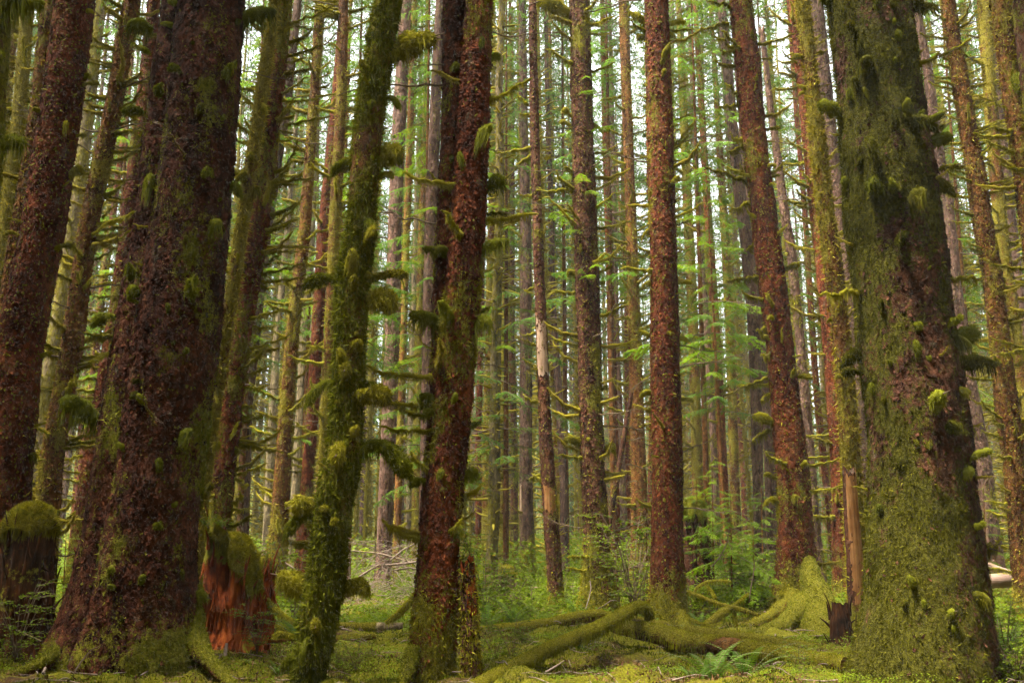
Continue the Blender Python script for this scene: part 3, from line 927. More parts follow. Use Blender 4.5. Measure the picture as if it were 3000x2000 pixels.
G2 = grow('spruce_tree', 'giant mossy spruce, the widest trunk, dark green moss from base to top', 13.3,
          [(0, 2540, 217), (171, 2560, 219), (342, 2578, 234), (470, 2595, 249), (641, 2613, 256), (755, 2632, 252), (926, 2651, 263), (1055, 2664, 273), (1183, 2680, 276), (1311, 2694, 280), (1544, 2708, 308), (1715, 2711, 334), (1800, 2709, 361), (1907, 2703, 394), (2000, 2690, 428)],
          'mossy_giant', moss=.57, flare=.04, coat=95000, chips=6000, knobs=14, green=True, mossh=.05, H=44, mossvar=.8, mside=-.16, cmat=MOSSD)
for u, v, px in [(2513, 80, 62), (2402, 26, 80), (2690, 30, 80), (2474, 141, 80), (2504, 250, 80), (2470, 308, 70), (2444, 340, 70), (2573, 186, 50), (2564, 406, 66), (2622, 430, 50), (2521, 480, 70), (2466, 545, 80),
                 (2718, 365, 70), (2778, 550, 90), (2526, 600, 80), (2615, 650, 80), (2590, 755, 90), (2735, 978, 70), (2765, 1030, 60), (2624, 1063, 70), (2838, 1010, 90), (2860, 1070, 110), (2504, 1046, 70), (2530, 1093, 70),
                 (2675, 1225, 70), (2718, 1277, 70), (2662, 1324, 60), (2850, 1285, 95), (2795, 1355, 60), (2594, 1364, 60), (2632, 1774, 60), (2560, 1500, 50), (2780, 1750, 50)]:
    tuft(G2, u, v, px, CLUMPD)
for k in range(46):
    v = random.uniform(20, 1900); uc = np.interp(v, [0, 1000, 1900], [2540, 2660, 2703]); tuft(G2, uc + random.uniform(-1, 1) * 130, v, random.uniform(22, 50), CLUMPD)
limb(G2, 2512, 862, 2391, 855, LONG, thick=1.5); limb(G2, 2775, 812, 2880, 811, LONG, thick=1.4); limb(G2, 2680, 181, 2862, 158, LONG, thick=1.0)
limb(G2, 2712, 335, 2790, 362, LONG, thick=1.8); limb(G2, 2726, 493, 2832, 480, LONG, thick=1.3); limb(G2, 2690, 236, 2762, 234, BARE, 'dead_branch', Lp=1.6); limb(G2, 2868, 1575, 2944, 1590, LONG, thick=2.0)
M1 = grow('maple_tree', 'leaning slender trunk wrapped in thick shaggy moss, beside the red rotten stump', 12.9,
          [(0, 1137, 70), (150, 1112, 74), (300, 1086, 79), (470, 1072, 81), (640, 1060, 76), (830, 1032, 90), (1012, 1026, 82), (1180, 1018, 90), (1340, 1008, 102), (1415, 984, 105), (1544, 972, 96), (1700, 955, 106), (1800, 935, 100), (1900, 917, 94), (2000, 900, 85)],
          'brown', moss=.66, flare=.1, coat=90000, chips=0, knobs=4, green=True, mossh=.2, H=34, rough=1.7, mossvar=.7, blade=(.05, .012))
for u, v, px in [(1185, 148, 115), (1165, 285, 50), (1125, 465, 90), (1160, 465, 75), (1140, 521, 60), (1020, 480, 60), (1040, 800, 90), (1110, 820, 75), (1100, 890, 110), (1085, 1165, 130), (1065, 1310, 110), (985, 820, 80), (868, 1727, 70), (1020, 1736, 80),
                 (1050, 1180, 80), (960, 1130, 70), (1010, 1345, 80), (1045, 1030, 60), (985, 1540, 60), (940, 1830, 70)]:
    tuft(M1, u, v, px * 1.15, CLUMPM)
for k in range(26):
    v = random.uniform(20, 1980); uc = np.interp(v, [0, 640, 1340, 2000], [1137, 1060, 1008, 900]); tuft(M1, uc + random.uniform(-1, 1) * 60, v, random.uniform(30, 75), CLUMPM)
G3 = grow('spruce_tree', 'red-brown spruce forked in two stems, draped with moss, beside a thin broken snag', 13.4,
          [(0, 1404, 80), (300, 1388, 92), (640, 1372, 100), (1012, 1340, 106), (1311, 1319, 106), (1373, 1308, 110), (1586, 1287, 110), (1757, 1278, 127), (1885, 1267, 124), (2000, 1258, 124)],
          'red', moss=.30, flare=.12, coat=40000, chips=9000, second=[(0, 1330, 64), (300, 1325, 66), (640, 1312, 66), (900, 1300, 70), (1200, 1292, 70), (1500, 1268, 76), (1757, 1255, 80), (2000, 1238, 84)],
          knobs=10, bares=5, stubs=9, green=False, mossh=.15, H=42, mossvar=.7)
for u, v, px in [(1406, 160, 62), (1450, 168, 66), (1338, 200, 50), (1306, 470, 60), (1355, 493, 62), (1402, 436, 75), (1425, 547, 60), (1292, 748, 62), (1314, 736, 55), (1412, 740, 70), (1286, 952, 60), (1325, 945, 62), (1393, 962, 72), (1268, 1178, 50), (1338, 1172, 36), (1240, 1408, 60), (1299, 1392, 40), (1378, 1392, 60), (1275, 1210, 50), (1380, 1250, 40), (1330, 1560, 50)]:
    tuft(G3, u, v, px)
limb(G3, 1412, 622, 1491, 622, LONG, thick=1.3); limb(G3, 1398, 916, 1440, 917, LONG, thick=1.5); limb(G3, 1420, 442, 1476, 444, BARE, 'dead_branch', Lp=1.6)

# --- other trunks near the camera, left to right
E0 = grow('spruce_tree', 'dark mossy trunk cut by the left edge, a moss lump hanging near its top', 11.5,
          [(0, -22, 110), (400, -55, 120), (900, -100, 130), (1500, -160, 150)], 'dark', moss=.7, flare=.2, coat=16000, green=True, H=34)
for u, v, px in [(75, 40, 115), (20, 60, 100), (5, 200, 90), (12, 430, 80), (8, 120, 80)]:
    tuft(E0, u, v, px)
grow('spruce_tree', 'yellow mossy trunk bristling with stubs, just left of the narrow brown scaly one', 24,
     [(0, 82, 34), (300, 58, 38), (700, 15, 40), (1000, -20, 42)], 'brown', moss=.7, coat=6000, stubs=45, longs=10, knobs=14)
grow('spruce_tree', 'narrow brown scaly trunk just left of the thick red-brown spruce', 19, [(0, 148, 42), (300, 118, 46), (670, 58, 50), (1000, 10, 52), (1400, -45, 56)], 'brown', moss=.22, coat=3000, chips=6000, stubs=6, knobs=14)
S1 = grow('spruce_tree', 'thick red-brown spruce at far left with scattered moss tufts, behind the mossy stump', 17,
          [(0, 220, 106), (300, 183, 108), (670, 128, 116), (1012, 56, 126), (1340, 22, 138), (1560, -2, 150)], 'red', moss=.12, coat=6000, chips=12000, knobs=16, mossh=.5, mossvar=.6)
for u, v, px in [(222, 20, 42), (262, 48, 40), (258, 220, 45), (258, 250, 50), (205, 395, 55), (235, 402, 40), (228, 515, 60), (140, 350, 30), (70, 700, 50), (172, 735, 60), (30, 880, 30), (135, 1045, 45), (90, 1340, 60)]:
    tuft(S1, u, v, px, CLUMP)
S2 = grow('spruce_tree', 'orange-brown mossy trunk standing just left of the giant twin spruce', 21,
          [(0, 388, 44), (300, 336, 47), (670, 258, 52), (1012, 210, 58), (1340, 150, 62), (1600, 128, 70)], 'brown', moss=.40, coat=8000, chips=4000, stubs=34, longs=10, bares=9, knobs=14)
for u1, v1, u2, v2 in [(385, 100, 470, 50), (375, 140, 440, 130), (370, 200, 420, 160), (350, 290, 425, 290), (350, 388, 410, 392), (340, 430, 410, 420), (310, 545, 385, 520), (310, 575, 385, 578), (285, 690, 370, 672), (275, 705, 365, 697), (270, 760, 345, 745), (300, 640, 340, 600)]:
    limb(S2, u1, v1, u2, v2, LONG if v1 > 250 else BARE, thick=.8, Lp=1.2 if v1 > 250 else 1.6)
grow('spruce_tree', 'pale mossy trunk seen between the thick red-brown spruce and the orange-brown trunk', 34, [(300, 262, 34), (600, 226, 40), (900, 178, 42), (1200, 132, 44), (1600, 80, 46)], 'pale', moss=.55, coat=4000, stubs=24, knobs=10, crown_z=20)
S3 = grow('spruce_tree', 'red trunk half hidden by the giant twin spruce, long mossy limbs reaching left', 23,
          [(300, 420, 40), (700, 372, 44), (900, 346, 46), (1150, 302, 48), (1350, 268, 50), (1600, 232, 54)], 'red', moss=.3, coat=4000, chips=2500, stubs=8)
for v in [690, 712, 735, 765, 800, 822, 850, 868, 900, 925, 960, 1000, 1045, 1075, 1110, 1140, 1165, 1195, 1225, 1255, 1300, 1335, 1385, 1410, 1470]:
    uu = np.interp(v, [700, 900, 1150, 1350, 1600], [360, 335, 290, 256, 222])
    limb(S3, uu, v, uu - random.uniform(40, 95), v + random.uniform(-10, 14), LONG, thick=random.uniform(.8, 1.2), dy=random.uniform(-.4, .4))
S4 = grow('spruce_tree', 'thin yellow moss-coated stem hugging the right side of the giant twin spruce', 17.5,
          [(0, 806, 28), (300, 764, 36), (670, 709, 36), (1000, 660, 36), (1340, 609, 34), (1600, 580, 36)], 'brown', moss=.75, coat=9000, knobs=8, H=30)
for u, v, px in [(740, 470, 55), (725, 530, 60), (760, 560, 50), (700, 520, 55), (672, 800, 55), (655, 970, 55), (640, 1110, 60), (660, 1090, 40), (640, 1180, 50), (625, 1240, 40), (612, 1320, 55), (610, 1440, 60), (625, 1310, 40), (700, 760, 40), (770, 330, 40)]:
    tuft(S4, u, v, px, CLUMP)
S5 = grow('spruce_tree', 'red and moss-streaked trunk with many long mossy limbs reaching right, above the red stump', 20.5,
          [(0, 832, 44), (200, 815, 46), (670, 757, 62), (1012, 700, 56), (1340, 660, 64), (1545, 643, 60), (1700, 632, 66)], 'red', moss=.42, coat=14000, chips=5000, stubs=30, longs=8, knobs=20)
for u1, v1, u2, v2 in [(815, 18, 860, 14), (820, 100, 868, 98), (833, 68, 985, 55), (810, 215, 862, 216), (820, 310, 868, 335), (833, 366, 974, 338), (800, 380, 870, 405), (812, 530, 925, 536), (800, 545, 890, 550), (770, 565, 812, 570), (790, 668, 897, 590), (800, 570, 890, 420), (748, 690, 798, 684), (769, 745, 872, 730), (769, 798, 912, 764), (769, 822, 897, 798), (748, 830, 785, 838), (769, 780, 830, 745), (722, 938, 855, 906), (740, 960, 820, 975), (726, 1018, 863, 1008), (726, 1040, 780, 1030), (720, 1100, 800, 1080), (692, 1133, 799, 1131), (695, 1120, 735, 1118), (700, 1188, 746, 1190), (700, 1225, 740, 1222), (692, 1285, 812, 1298), (690, 1310, 730, 1325), (684, 1387, 790, 1390), (684, 1400, 735, 1418), (680, 1470, 726, 1480), (680, 1495, 756, 1502), (676, 1525, 700, 1532), (735, 640, 780, 632)]:
    limb(S5, u1, v1, u2, v2, LONG, thick=1.25 if abs(u2 - u1) < 70 else .9, dy=random.uniform(-.5, .2))
grow('spruce_tree', 'slim grey-purple trunk behind the limbs of the moss-streaked tree', 34, [(300, 840, 28), (690, 778, 30), (1000, 745, 32), (1200, 722, 32), (1600, 710, 34)], 'purple', moss=.15, bares=6, coat=800)
S6 = grow('spruce_tree', 'narrow mossy trunk with a pale upper stem, left of the shaggy leaning trunk', 30, [(0, 938, 23), (340, 917, 27), (670, 893, 34), (970, 857, 38), (1225, 838, 40), (1415, 826, 46), (1715, 808, 54)], 'brown', moss=.52, coat=8000, chips=2500, stubs=32, knobs=12, bares=4)
grow('spruce_tree', 'slim pale pink trunk between two mossy trunks left of the shaggy leaning trunk', 44, [(300, 930, 18), (755, 908, 21), (970, 890, 22), (1340, 872, 24), (1650, 856, 26)], 'pale', moss=.15, bares=4)
grow('spruce_tree', 'dull red trunk close behind the shaggy leaning trunk on its left', 33, [(300, 985, 28), (700, 945, 32), (970, 930, 34), (1340, 905, 35), (1460, 894, 36), (1650, 884, 40)], 'red', moss=.22, coat=2500, stubs=10, bares=4)
grow('spruce_tree', 'mossy yellow trunk with stubs, hidden low down by the shaggy leaning trunk', 28, [(0, 1006, 28), (300, 1000, 30), (600, 984, 34), (970, 968, 32), (1250, 952, 32), (1650, 930, 34)], 'brown', moss=.5, coat=5000, stubs=22, bares=8, knobs=10)
grow('spruce_tree', 'smooth grey-purple trunk right of the shaggy leaning trunk', 40, [(0, 1188, 34), (385, 1168, 38), (640, 1158, 38), (1054, 1147, 40), (1370, 1134, 42), (1670, 1124, 44), (1727, 1122, 46)], 'purple', moss=.12, chips=2500, bares=6, coat=1200, flare=.25)
grow('spruce_tree', 'thin orange mossy stem touching the smooth grey-purple trunk on its right', 42, [(0, 1214, 16), (640, 1192, 18), (1050, 1180, 18), (1400, 1168, 20), (1690, 1160, 22)], 'brown', moss=.45, coat=2500, stubs=18, knobs=8)
grow('spruce_tree', 'grey-purple strip of trunk showing left of the forked red-brown spruce', 32, [(0, 1291, 26), (300, 1276, 30), (640, 1263, 34), (900, 1256, 34), (1300, 1250, 36), (1650, 1246, 38)], 'purple', moss=.15, chips=2500, bares=5, coat=1000)
S7 = grow('spruce_tree', 'purple trunk with a mossy side, just left of the thin stripped stem', 44, [(0, 1530, 20), (385, 1533, 26), (670, 1540, 32), (1012, 1541, 34), (1458, 1541, 38), (1672, 1545, 46), (1715, 1546, 54)], 'purple', moss=.25, chips=3000, coat=2500, stubs=12, bares=6, flare=.3)
S8 = grow('spruce_tree', 'thin brown stem with two patches stripped to bare wood, near the centre', 28, [(0, 1560, 20), (340, 1565, 26), (670, 1575, 28), (970, 1586, 31), (1225, 1596, 36), (1415, 1607, 42), (1629, 1623, 44), (1800, 1632, 44)], 'dark', moss=.25, coat=3500, chips=5000, knobs=8, flare=.12, H=30)
for u1, v1, u2, v2 in [(1555, 165, 1535, 148), (1575, 175, 1600, 160), (1550, 305, 1508, 295), (1556, 432, 1450, 432), (1556, 455, 1508, 475), (1552, 340, 1517, 335), (1564, 572, 1522, 553), (1568, 840, 1535, 840), (1566, 970, 1520, 980), (1570, 1010, 1532, 1018), (1572, 1080, 1532, 1083), (1570, 1178, 1530, 1180), (1590, 1185, 1560, 1190), (1582, 1390, 1550, 1395), (1585, 1400, 1565, 1410), (1600, 460, 1612, 470)]:
    limb(S8, u1, v1, u2, v2, LONG, thick=1.5, dy=random.uniform(-.2, .2))
grow('spruce_tree', 'very thin pale stem rising right of the thin stem with bare wood patches', 52, [(0, 1610, 8), (300, 1610, 11), (640, 1613, 14), (900, 1617, 18), (1100, 1620, 20), (1415, 1640, 24), (1650, 1648, 26)], 'brown', moss=.5, coat=2500, stubs=26, bares=6)
grow('spruce_tree', 'mossy yellow trunk in the gap between the forked spruce and the purple trunk', 48, [(300, 1492, 12), (700, 1484, 20), (1000, 1478, 24), (1100, 1471, 28), (1370, 1468, 32), (1660, 1464, 36)], 'brown', moss=.62, coat=3500, stubs=24, bares=4)
S9 = grow('spruce_tree', 'dark scaly spruce with leafy sprigs on its bark, right of the thin stripped stem', 26.5, [(0, 1697, 56), (256, 1703, 60), (556, 1710, 66), (755, 1718, 67), (1012, 1726, 67), (1225, 1732, 68), (1373, 1737, 68), (1586, 1748, 76), (1712, 1757, 86), (1792, 1761, 94)], 'dark', moss=.34, coat=12000, chips=14000, stubs=20, bares=12, knobs=18, mossvar=.8)
for u, v, px in [(1676, 345, 45), (1742, 372, 36), (1660, 368, 36), (1680, 510, 34), (1670, 655, 36), (1662, 800, 40), (1700, 735, 26), (1760, 830, 34), (1708, 975, 26), (1772, 1140, 40), (1720, 1290, 44), (1780, 1310, 44), (1700, 1300, 40), (1660, 40, 60)]:
    tuft(S9, u, v, px, CLUMP)
for u, v in [(1722, 240), (1705, 290), (1738, 400), (1728, 570), (1715, 545), (1700, 810), (1715, 825), (1690, 685), (1735, 790)]:
    c, r, t = stem_at(S9, v)
    p, _ = at(u, v, S9.D)
    place_branch(S9.e, SPRAY[rng.integers(5)], 'leafy_sprig', np.array([p[0], c[1] - r * .8, p[2]]), (random.uniform(-.6, .6), -1, random.uniform(-.3, .2)), random.uniform(.28, .5))
S10 = grow('spruce_tree', 'narrow moss-fringed trunk between the dark scaly spruce and the smooth red spruce', 36, [(0, 1827, 28), (300, 1836, 28), (556, 1845, 28), (926, 1858, 35), (1183, 1864, 41), (1373, 1871, 44), (1672, 1878, 52)], 'brown', moss=.36, coat=8000, chips=3500, stubs=34, bares=18, knobs=14)
S11 = grow('spruce_tree', 'smooth upright red spruce, its base behind crossed mossy logs', 22.3, [(0, 1923, 68), (300, 1932, 75), (670, 1940, 77), (755, 1944, 77), (1055, 1950, 83), (1330, 1955, 88), (1586, 1955, 92), (1757, 1957, 104), (1843, 1962, 114)], 'red', moss=.27, coat=14000, chips=10000, stubs=7, bares=8, knobs=22, mossh=.6, flare=.3, mossvar=.6)
for u, v, px in [(1880, 60, 46), (1965, 70, 55), (1885, 110, 40), (1932, 200, 44), (1935, 240, 40), (1978, 100, 40), (1962, 550, 46), (1905, 830, 40), (1985, 830, 44), (1890, 985, 44), (1952, 985, 30), (1995, 990, 44), (1895, 1150, 40), (1995, 1170, 50), (1942, 1470, 36), (1900, 680, 40), (1925, 1310, 24)]:
    tuft(S11, u, v, px, CLUMP)
for u1, v1, u2, v2 in [(1968, 440, 2040, 400), (1970, 425, 2060, 360), (1972, 248, 2020, 225), (1975, 260, 2040, 250), (1980, 660, 2030, 640), (1978, 350, 2030, 330)]:
    limb(S11, u1, v1, u2, v2, LONG, thick=.8)
grow('spruce_tree', 'slim purple trunk close left of the leaning bare red spruce', 38, [(0, 2112, 22), (171, 2128, 26), (385, 2147, 30), (600, 2170, 34), (684, 2184, 36), (884, 2205, 36), (1100, 2214, 34), (1415, 2221, 30), (1640, 2228, 34)], 'purple', moss=.08, chips=2500, bares=8)
grow('spruce_tree', 'second purple trunk partly behind the leaning bare red spruce', 40, [(600, 2196, 30), (1000, 2236, 36), (1340, 2258, 36), (1650, 2264, 40)], 'purple', moss=.12, chips=2000, bares=3)
S12 = grow('spruce_tree', 'leaning red spruce with mossy limbs on one side and a great mossy root', 23.5, [(0, 2169, 64), (171, 2188, 67), (385, 2206, 68), (641, 2237, 73), (713, 2245, 74), (884, 2270, 76), (1055, 2288, 77), (1183, 2302, 82), (1373, 2321, 94), (1544, 2331, 100), (1629, 2334, 106), (1790, 2330, 130)], 'red', moss=.24, coat=14000, chips=9000, stubs=10, knobs=26, mossh=.5, flare=.35, mossvar=.6)
for u1, v1, u2, v2 in [(2141, 30, 2064, 9), (2137, 73, 2036, 104), (2152, 150, 2085, 135), (2152, 152, 2100, 160), (2162, 282, 2115, 268), (2162, 300, 2092, 308), (2175, 402, 2124, 412), (2175, 427, 2122, 455), (2184, 526, 2070, 540), (2184, 512, 2160, 506), (2197, 594, 2128, 616), (2222, 815, 2135, 842), (2248, 1106, 2165, 1132), (2256, 1260, 2200, 1280), (2250, 1040, 2220, 1036), (2225, 700, 2180, 735), (2240, 960, 2210, 962), (2258, 1155, 2235, 1165)]:
    limb(S12, u1, v1, u2, v2, LONG, thick=1.7, dy=random.uniform(-.3, .1))
for u, v, px in [(2180, 18, 36), (2195, 130, 36), (2206, 255, 24), (2240, 385, 40), (2212, 395, 24), (2240, 500, 40), (2262, 520, 36), (2245, 555, 24), (2280, 690, 36), (2296, 790, 40), (2255, 945, 44), (2310, 1110, 50), (2345, 1105, 50), (2250, 1000, 44), (2265, 1240, 50), (2260, 1400, 50), (2335, 1370, 44), (2310, 1460, 50), (2258, 1465, 60), (2215, 985, 40)]:
    tuft(S12, u, v, px, CLUMP)
S13 = grow('dead_snag', 'thin grey broken-topped snag right of the leaning bare red spruce', 31, [(85, 2232, 13), (300, 2256, 17), (470, 2280, 21), (640, 2301, 26), (713, 2316, 27), (926, 2338, 25), (1140, 2357, 28), (1373, 2376, 27), (1544, 2389, 27), (1693, 2406, 30)], 'purple', cat='dead tree', moss=.32, broken=True, coat=4500, chips=1500, knobs=6, flare=.15)
S14 = grow('spruce_tree', 'red spruce with short spiky limbs, left of the smooth mossy trunk', 30, [(0, 2320, 28), (192, 2342, 26), (342, 2361, 31), (598, 2389, 35), (691, 2398, 34), (905, 2421, 39), (1097, 2437, 41), (1311, 2450, 36), (1500, 2458, 40), (1680, 2462, 44)], 'red', moss=.18, coat=2500, chips=4000, stubs=32, bares=14, knobs=10)
S15 = grow('alder_tree', 'smooth slender trunk evenly coated in yellow-green moss, left of the widest mossy giant', 20.5, [(0, 2350, 40), (214, 2376, 34), (427, 2399, 46), (598, 2418, 44), (755, 2440, 52), (926, 2461, 44), (1140, 2480, 50), (1311, 2491, 52), (1450, 2500, 54), (1720, 2515, 58)], 'brown', moss=.62, coat=22000, knobs=5, flare=.12, rough=.7, mossvar=.4, bares=2)
for u, v, px in [(2345, 170, 36), (2388, 160, 30), (2352, 260, 40), (2405, 275, 30), (2340, 275, 30), (2462, 730, 26), (2460, 1110, 36), (2440, 940, 30)]:
    tuft(S15, u, v, px, CLUMP)
grow('spruce_tree', 'grey-purple trunk with fine scaly bark directly left of the widest mossy giant', 33, [(43, 2395, 38), (214, 2412, 38), (427, 2436, 36), (641, 2460, 40), (713, 2476, 46), (1000, 2500, 48), (1300, 2522, 50), (1650, 2540, 54)], 'purple', moss=.08, chips=5000, bares=3)
grow('spruce_tree', 'pale grey-purple trunk showing right of the widest mossy giant', 34, [(64, 2692, 18), (214, 2720, 24), (427, 2743, 34), (600, 2778, 28), (713, 2786, 34), (884, 2803, 35), (1012, 2818, 40), (1183, 2848, 46), (1373, 2884, 43), (1544, 2904, 42), (1640, 2915, 46)], 'purple', moss=.1, chips=3500, bares=6, coat=800)
S16 = grow('spruce_tree', 'reddish trunk with orange moss patches and many stubs, between two pale trunks at right', 24, [(0, 2774, 40), (128, 2793, 40), (256, 2814, 46), (385, 2837, 46), (513, 2859, 52), (641, 2876, 52), (777, 2902, 52), (884, 2917, 54), (1055, 2938, 56), (1225, 2956, 62), (1330, 2974, 62), (1629, 3000, 66)], 'brown', moss=.3, coat=9000, chips=7000, stubs=40, longs=8, bares=6, knobs=20, sbare=.8)
grow('spruce_tree', 'mossy yellow trunk with drooping stubs beyond the reddish trunk at right', 29, [(0, 2880, 34), (400, 2910, 36), (713, 2936, 36), (926, 2968, 36), (1150, 3000, 38), (1500, 3040, 40)], 'brown', moss=.62, coat=5000, stubs=40, longs=12, knobs=10)
S17 = grow('spruce_tree', 'brown mossy trunk at the upper right edge, with a big moss lump on it', 19, [(0, 2934, 56), (256, 2964, 52), (470, 2996, 56), (800, 3040, 60), (1300, 3100, 66)], 'brown', moss=.42, coat=8000, chips=4000, stubs=14, longs=5, knobs=8)
tuft(S17, 2962, 262, 100, CLUMPG); tuft(S17, 2985, 300, 80, CLUMPG)
grow('spruce_tree', 'purple trunk at the right edge behind the mossy ones', 36, [(400, 2935, 28), (690, 2966, 32), (884, 2986, 32), (1100, 3012, 34), (1500, 3050, 36)], 'purple', moss=.15, bares=4)
S18 = grow('spruce_tree', 'dark trunk running out of the upper right corner', 17.5, [(0, 2992, 52), (256, 3024, 54), (700, 3085, 60), (1300, 3160, 66)], 'dark', moss=.35, coat=5000, stubs=8, longs=4)
# far left fill, behind
grow('spruce_tree', 'mossy trunk behind the dark edge trunk, thick with upturned stubs', 30, [(0, 40, 32), (400, 5, 34), (800, -30, 36), (1200, -60, 38)], 'brown', moss=.65, coat=4000, stubs=40, longs=10)
# recognisable trunks farther back
for lab, D, sty, moss, pts, st in [
    ('slender dark red trunk beside stubby yellow stems, right of the forked spruce', 52, 'red', .1, [(700, 1415, 14), (1055, 1407, 16), (1330, 1401, 18), (1600, 1403, 19), (1680, 1404, 20)], 4),
    ('yellow stubby stem right beside the slender dark red trunk', 50, 'brown', .6, [(600, 1440, 18), (1000, 1432, 22), (1330, 1427, 26), (1650, 1424, 28)], 40),
    ('stocky dark mossy stem in the centre distance, left of a small moss-capped stump', 55, 'dark', .4, [(600, 1500, 16), (1000, 1498, 18), (1330, 1507, 20), (1650, 1506, 24)], 16),
    ('reddish far trunk just right of the dark scaly spruce', 42, 'red', .25, [(400, 1775, 20), (755, 1786, 22), (1000, 1792, 24), (1340, 1800, 24), (1650, 1806, 26)], 12),
    ('pale purple far trunk seen left of the moss-fringed narrow trunk', 48, 'purple', .1, [(600, 1798, 18), (970, 1803, 20), (1300, 1818, 22), (1650, 1828, 26)], 4),
    ('straight purple-red trunk in the gap right of the smooth red spruce', 46, 'purple', .12, [(500, 2040, 15), (713, 2051, 17), (950, 2070, 18), (1184, 2084, 19), (1340, 2092, 19), (1640, 2104, 22)], 4),
    ('mossy red trunk second in the gap right of the smooth red spruce', 42, 'red', .3, [(500, 2066, 20), (755, 2083, 22), (1000, 2100, 24), (1250, 2112, 25), (1640, 2130, 26)], 22),
    ('yellow mossy trunk third in the gap right of the smooth red spruce', 48, 'brown', .5, [(500, 2112, 20), (755, 2128, 22), (1000, 2138, 24), (1340, 2150, 26), (1640, 2160, 28)], 24),
    ('bristly yellow trunk nearest the smooth red spruce on its right', 44, 'brown', .62, [(400, 2006, 24), (755, 2022, 28), (1000, 2032, 30), (1340, 2042, 32), (1640, 2052, 34)], 44),
    ('pink trunk rising left of the forked spruce, among stubby yellow stems', 50, 'pale', .12, [(600, 1222, 16), (1000, 1210, 19), (1330, 1203, 20), (1600, 1198, 22)], 4),
    ('mossy stem beside the pink trunk left of the forked spruce', 46, 'brown', .6, [(500, 1240, 18), (900, 1228, 20), (1300, 1222, 24), (1640, 1216, 26)], 28),
    ('pale trunk in the light gap between the long-limbed tree and the narrow mossy one', 50, 'pale', .1, [(700, 840, 16), (1000, 810, 20), (1300, 796, 26), (1600, 782, 30)], 6),
    ('pale bristling stem in the gap left of the widest giant', 46, 'pale', .4, [(500, 2395, 18), (900, 2404, 22), (1300, 2424, 24), (1640, 2440, 26)], 44)]:
    grow('spruce_tree', lab, D, pts, sty, moss=moss, coat=2500, stubs=st, bares=5, knobs=6, mossvar=.5)
# leaning dead pole
LP = grow('dead_pole', 'thin mossy dead pole leaning right against the moss-fringed narrow trunk', 34, [(1150, 1850, 13), (1400, 1808, 14), (1640, 1768, 15)], 'dark', cat='dead pole', moss=.25, broken=True, crown=False, coat=1500, flare=.05, bares=3)
# snags and broken trunks in front
SN = grow('broken_snag', 'short thin broken trunk with a stripped red-orange top, right against the forked spruce', 13.2, [(1652, 1370, 38), (1700, 1371, 40), (1800, 1374, 46), (1900, 1379, 50), (2000, 1384, 56)], 'dark', cat='snag', moss=.42, broken=True, coat=9000, chips=1500, flare=.1, z_lo=9)
SG = grow('broken_snag', 'tall snag of bare orange wood broken off in front of the smooth mossy trunk', 19.6, [(1377, 2488, 34), (1500, 2494, 38), (1600, 2502, 40), (1757, 2512, 44), (1860, 2520, 50)], 'dark', cat='snag', moss=.15, broken=True, coat=1500, flare=.2, z_lo=9)


def bare_wood(T, v1, v2, mat, off=1.04, az0=-PI / 2, half=1.2, name='bare_wood', seed=0, ragged=.35):
    """stripped sapwood: a splintered plate over part of the stem"""
    zs, xs, yo, rs = T.stems[0]
    za = at(CX, v2, T.D)[0][2]; zb = at(CX, v1, T.D)[0][2]
    n, m = 40, 18
    z = np.linspace(za, zb, n); th = np.linspace(-half, half, m)
    ZZ, TT = np.meshgrid(z, th, indexing='ij')
    wob = fbm(np.stack([ZZ.ravel() * 2, TT.ravel() * 2 + seed, ZZ.ravel() * 0], 1), 3, seed).reshape(n, m)
    ZZ = ZZ + wob * ragged * (np.abs(np.linspace(-1, 1, n)) ** 4)[:, None] * 2
    A = az0 + TT * (1 + .35 * wob)
    Rr = np.interp(ZZ, zs, rs) * off + .012 + .012 * fbm(np.stack([TT.ravel() * 9, ZZ.ravel() * .6, ZZ.ravel() * 0], 1), 2, seed).reshape(n, m)
    edge = (np.abs(TT) / half) ** 6
    Rr = Rr * (1 - .12 * edge)
    X = np.interp(ZZ, zs, xs) + np.cos(A) * Rr; Y = np.interp(ZZ, zs, yo) + np.sin(A) * Rr
    mb = MB(); mb.add(np.stack([X, Y, ZZ], -1).reshape(-1, 3) - T.base, grid_faces(n, m, False), 0, .5, 0)
    obj(name, mb.mesh(name, [mat]), T.e)


bare_wood(S8, 935, 1097, PALE, half=1.25, seed=3); bare_wood(S8, 1424, 1500, SNAG, half=1.0, seed=5)
bare_wood(SN, 1650, 1796, ROT, half=1.5, seed=7, ragged=.2, off=1.06)
bare_wood(SG, 1380, 1780, SNAG, half=1.35, az0=-1.2, seed=9, ragged=.25, off=1.08)
bare_wood(S7, 1400, 1500, PALE, half=.3, seed=11, off=1.0, az0=-2.6)


ROOTPTS = []


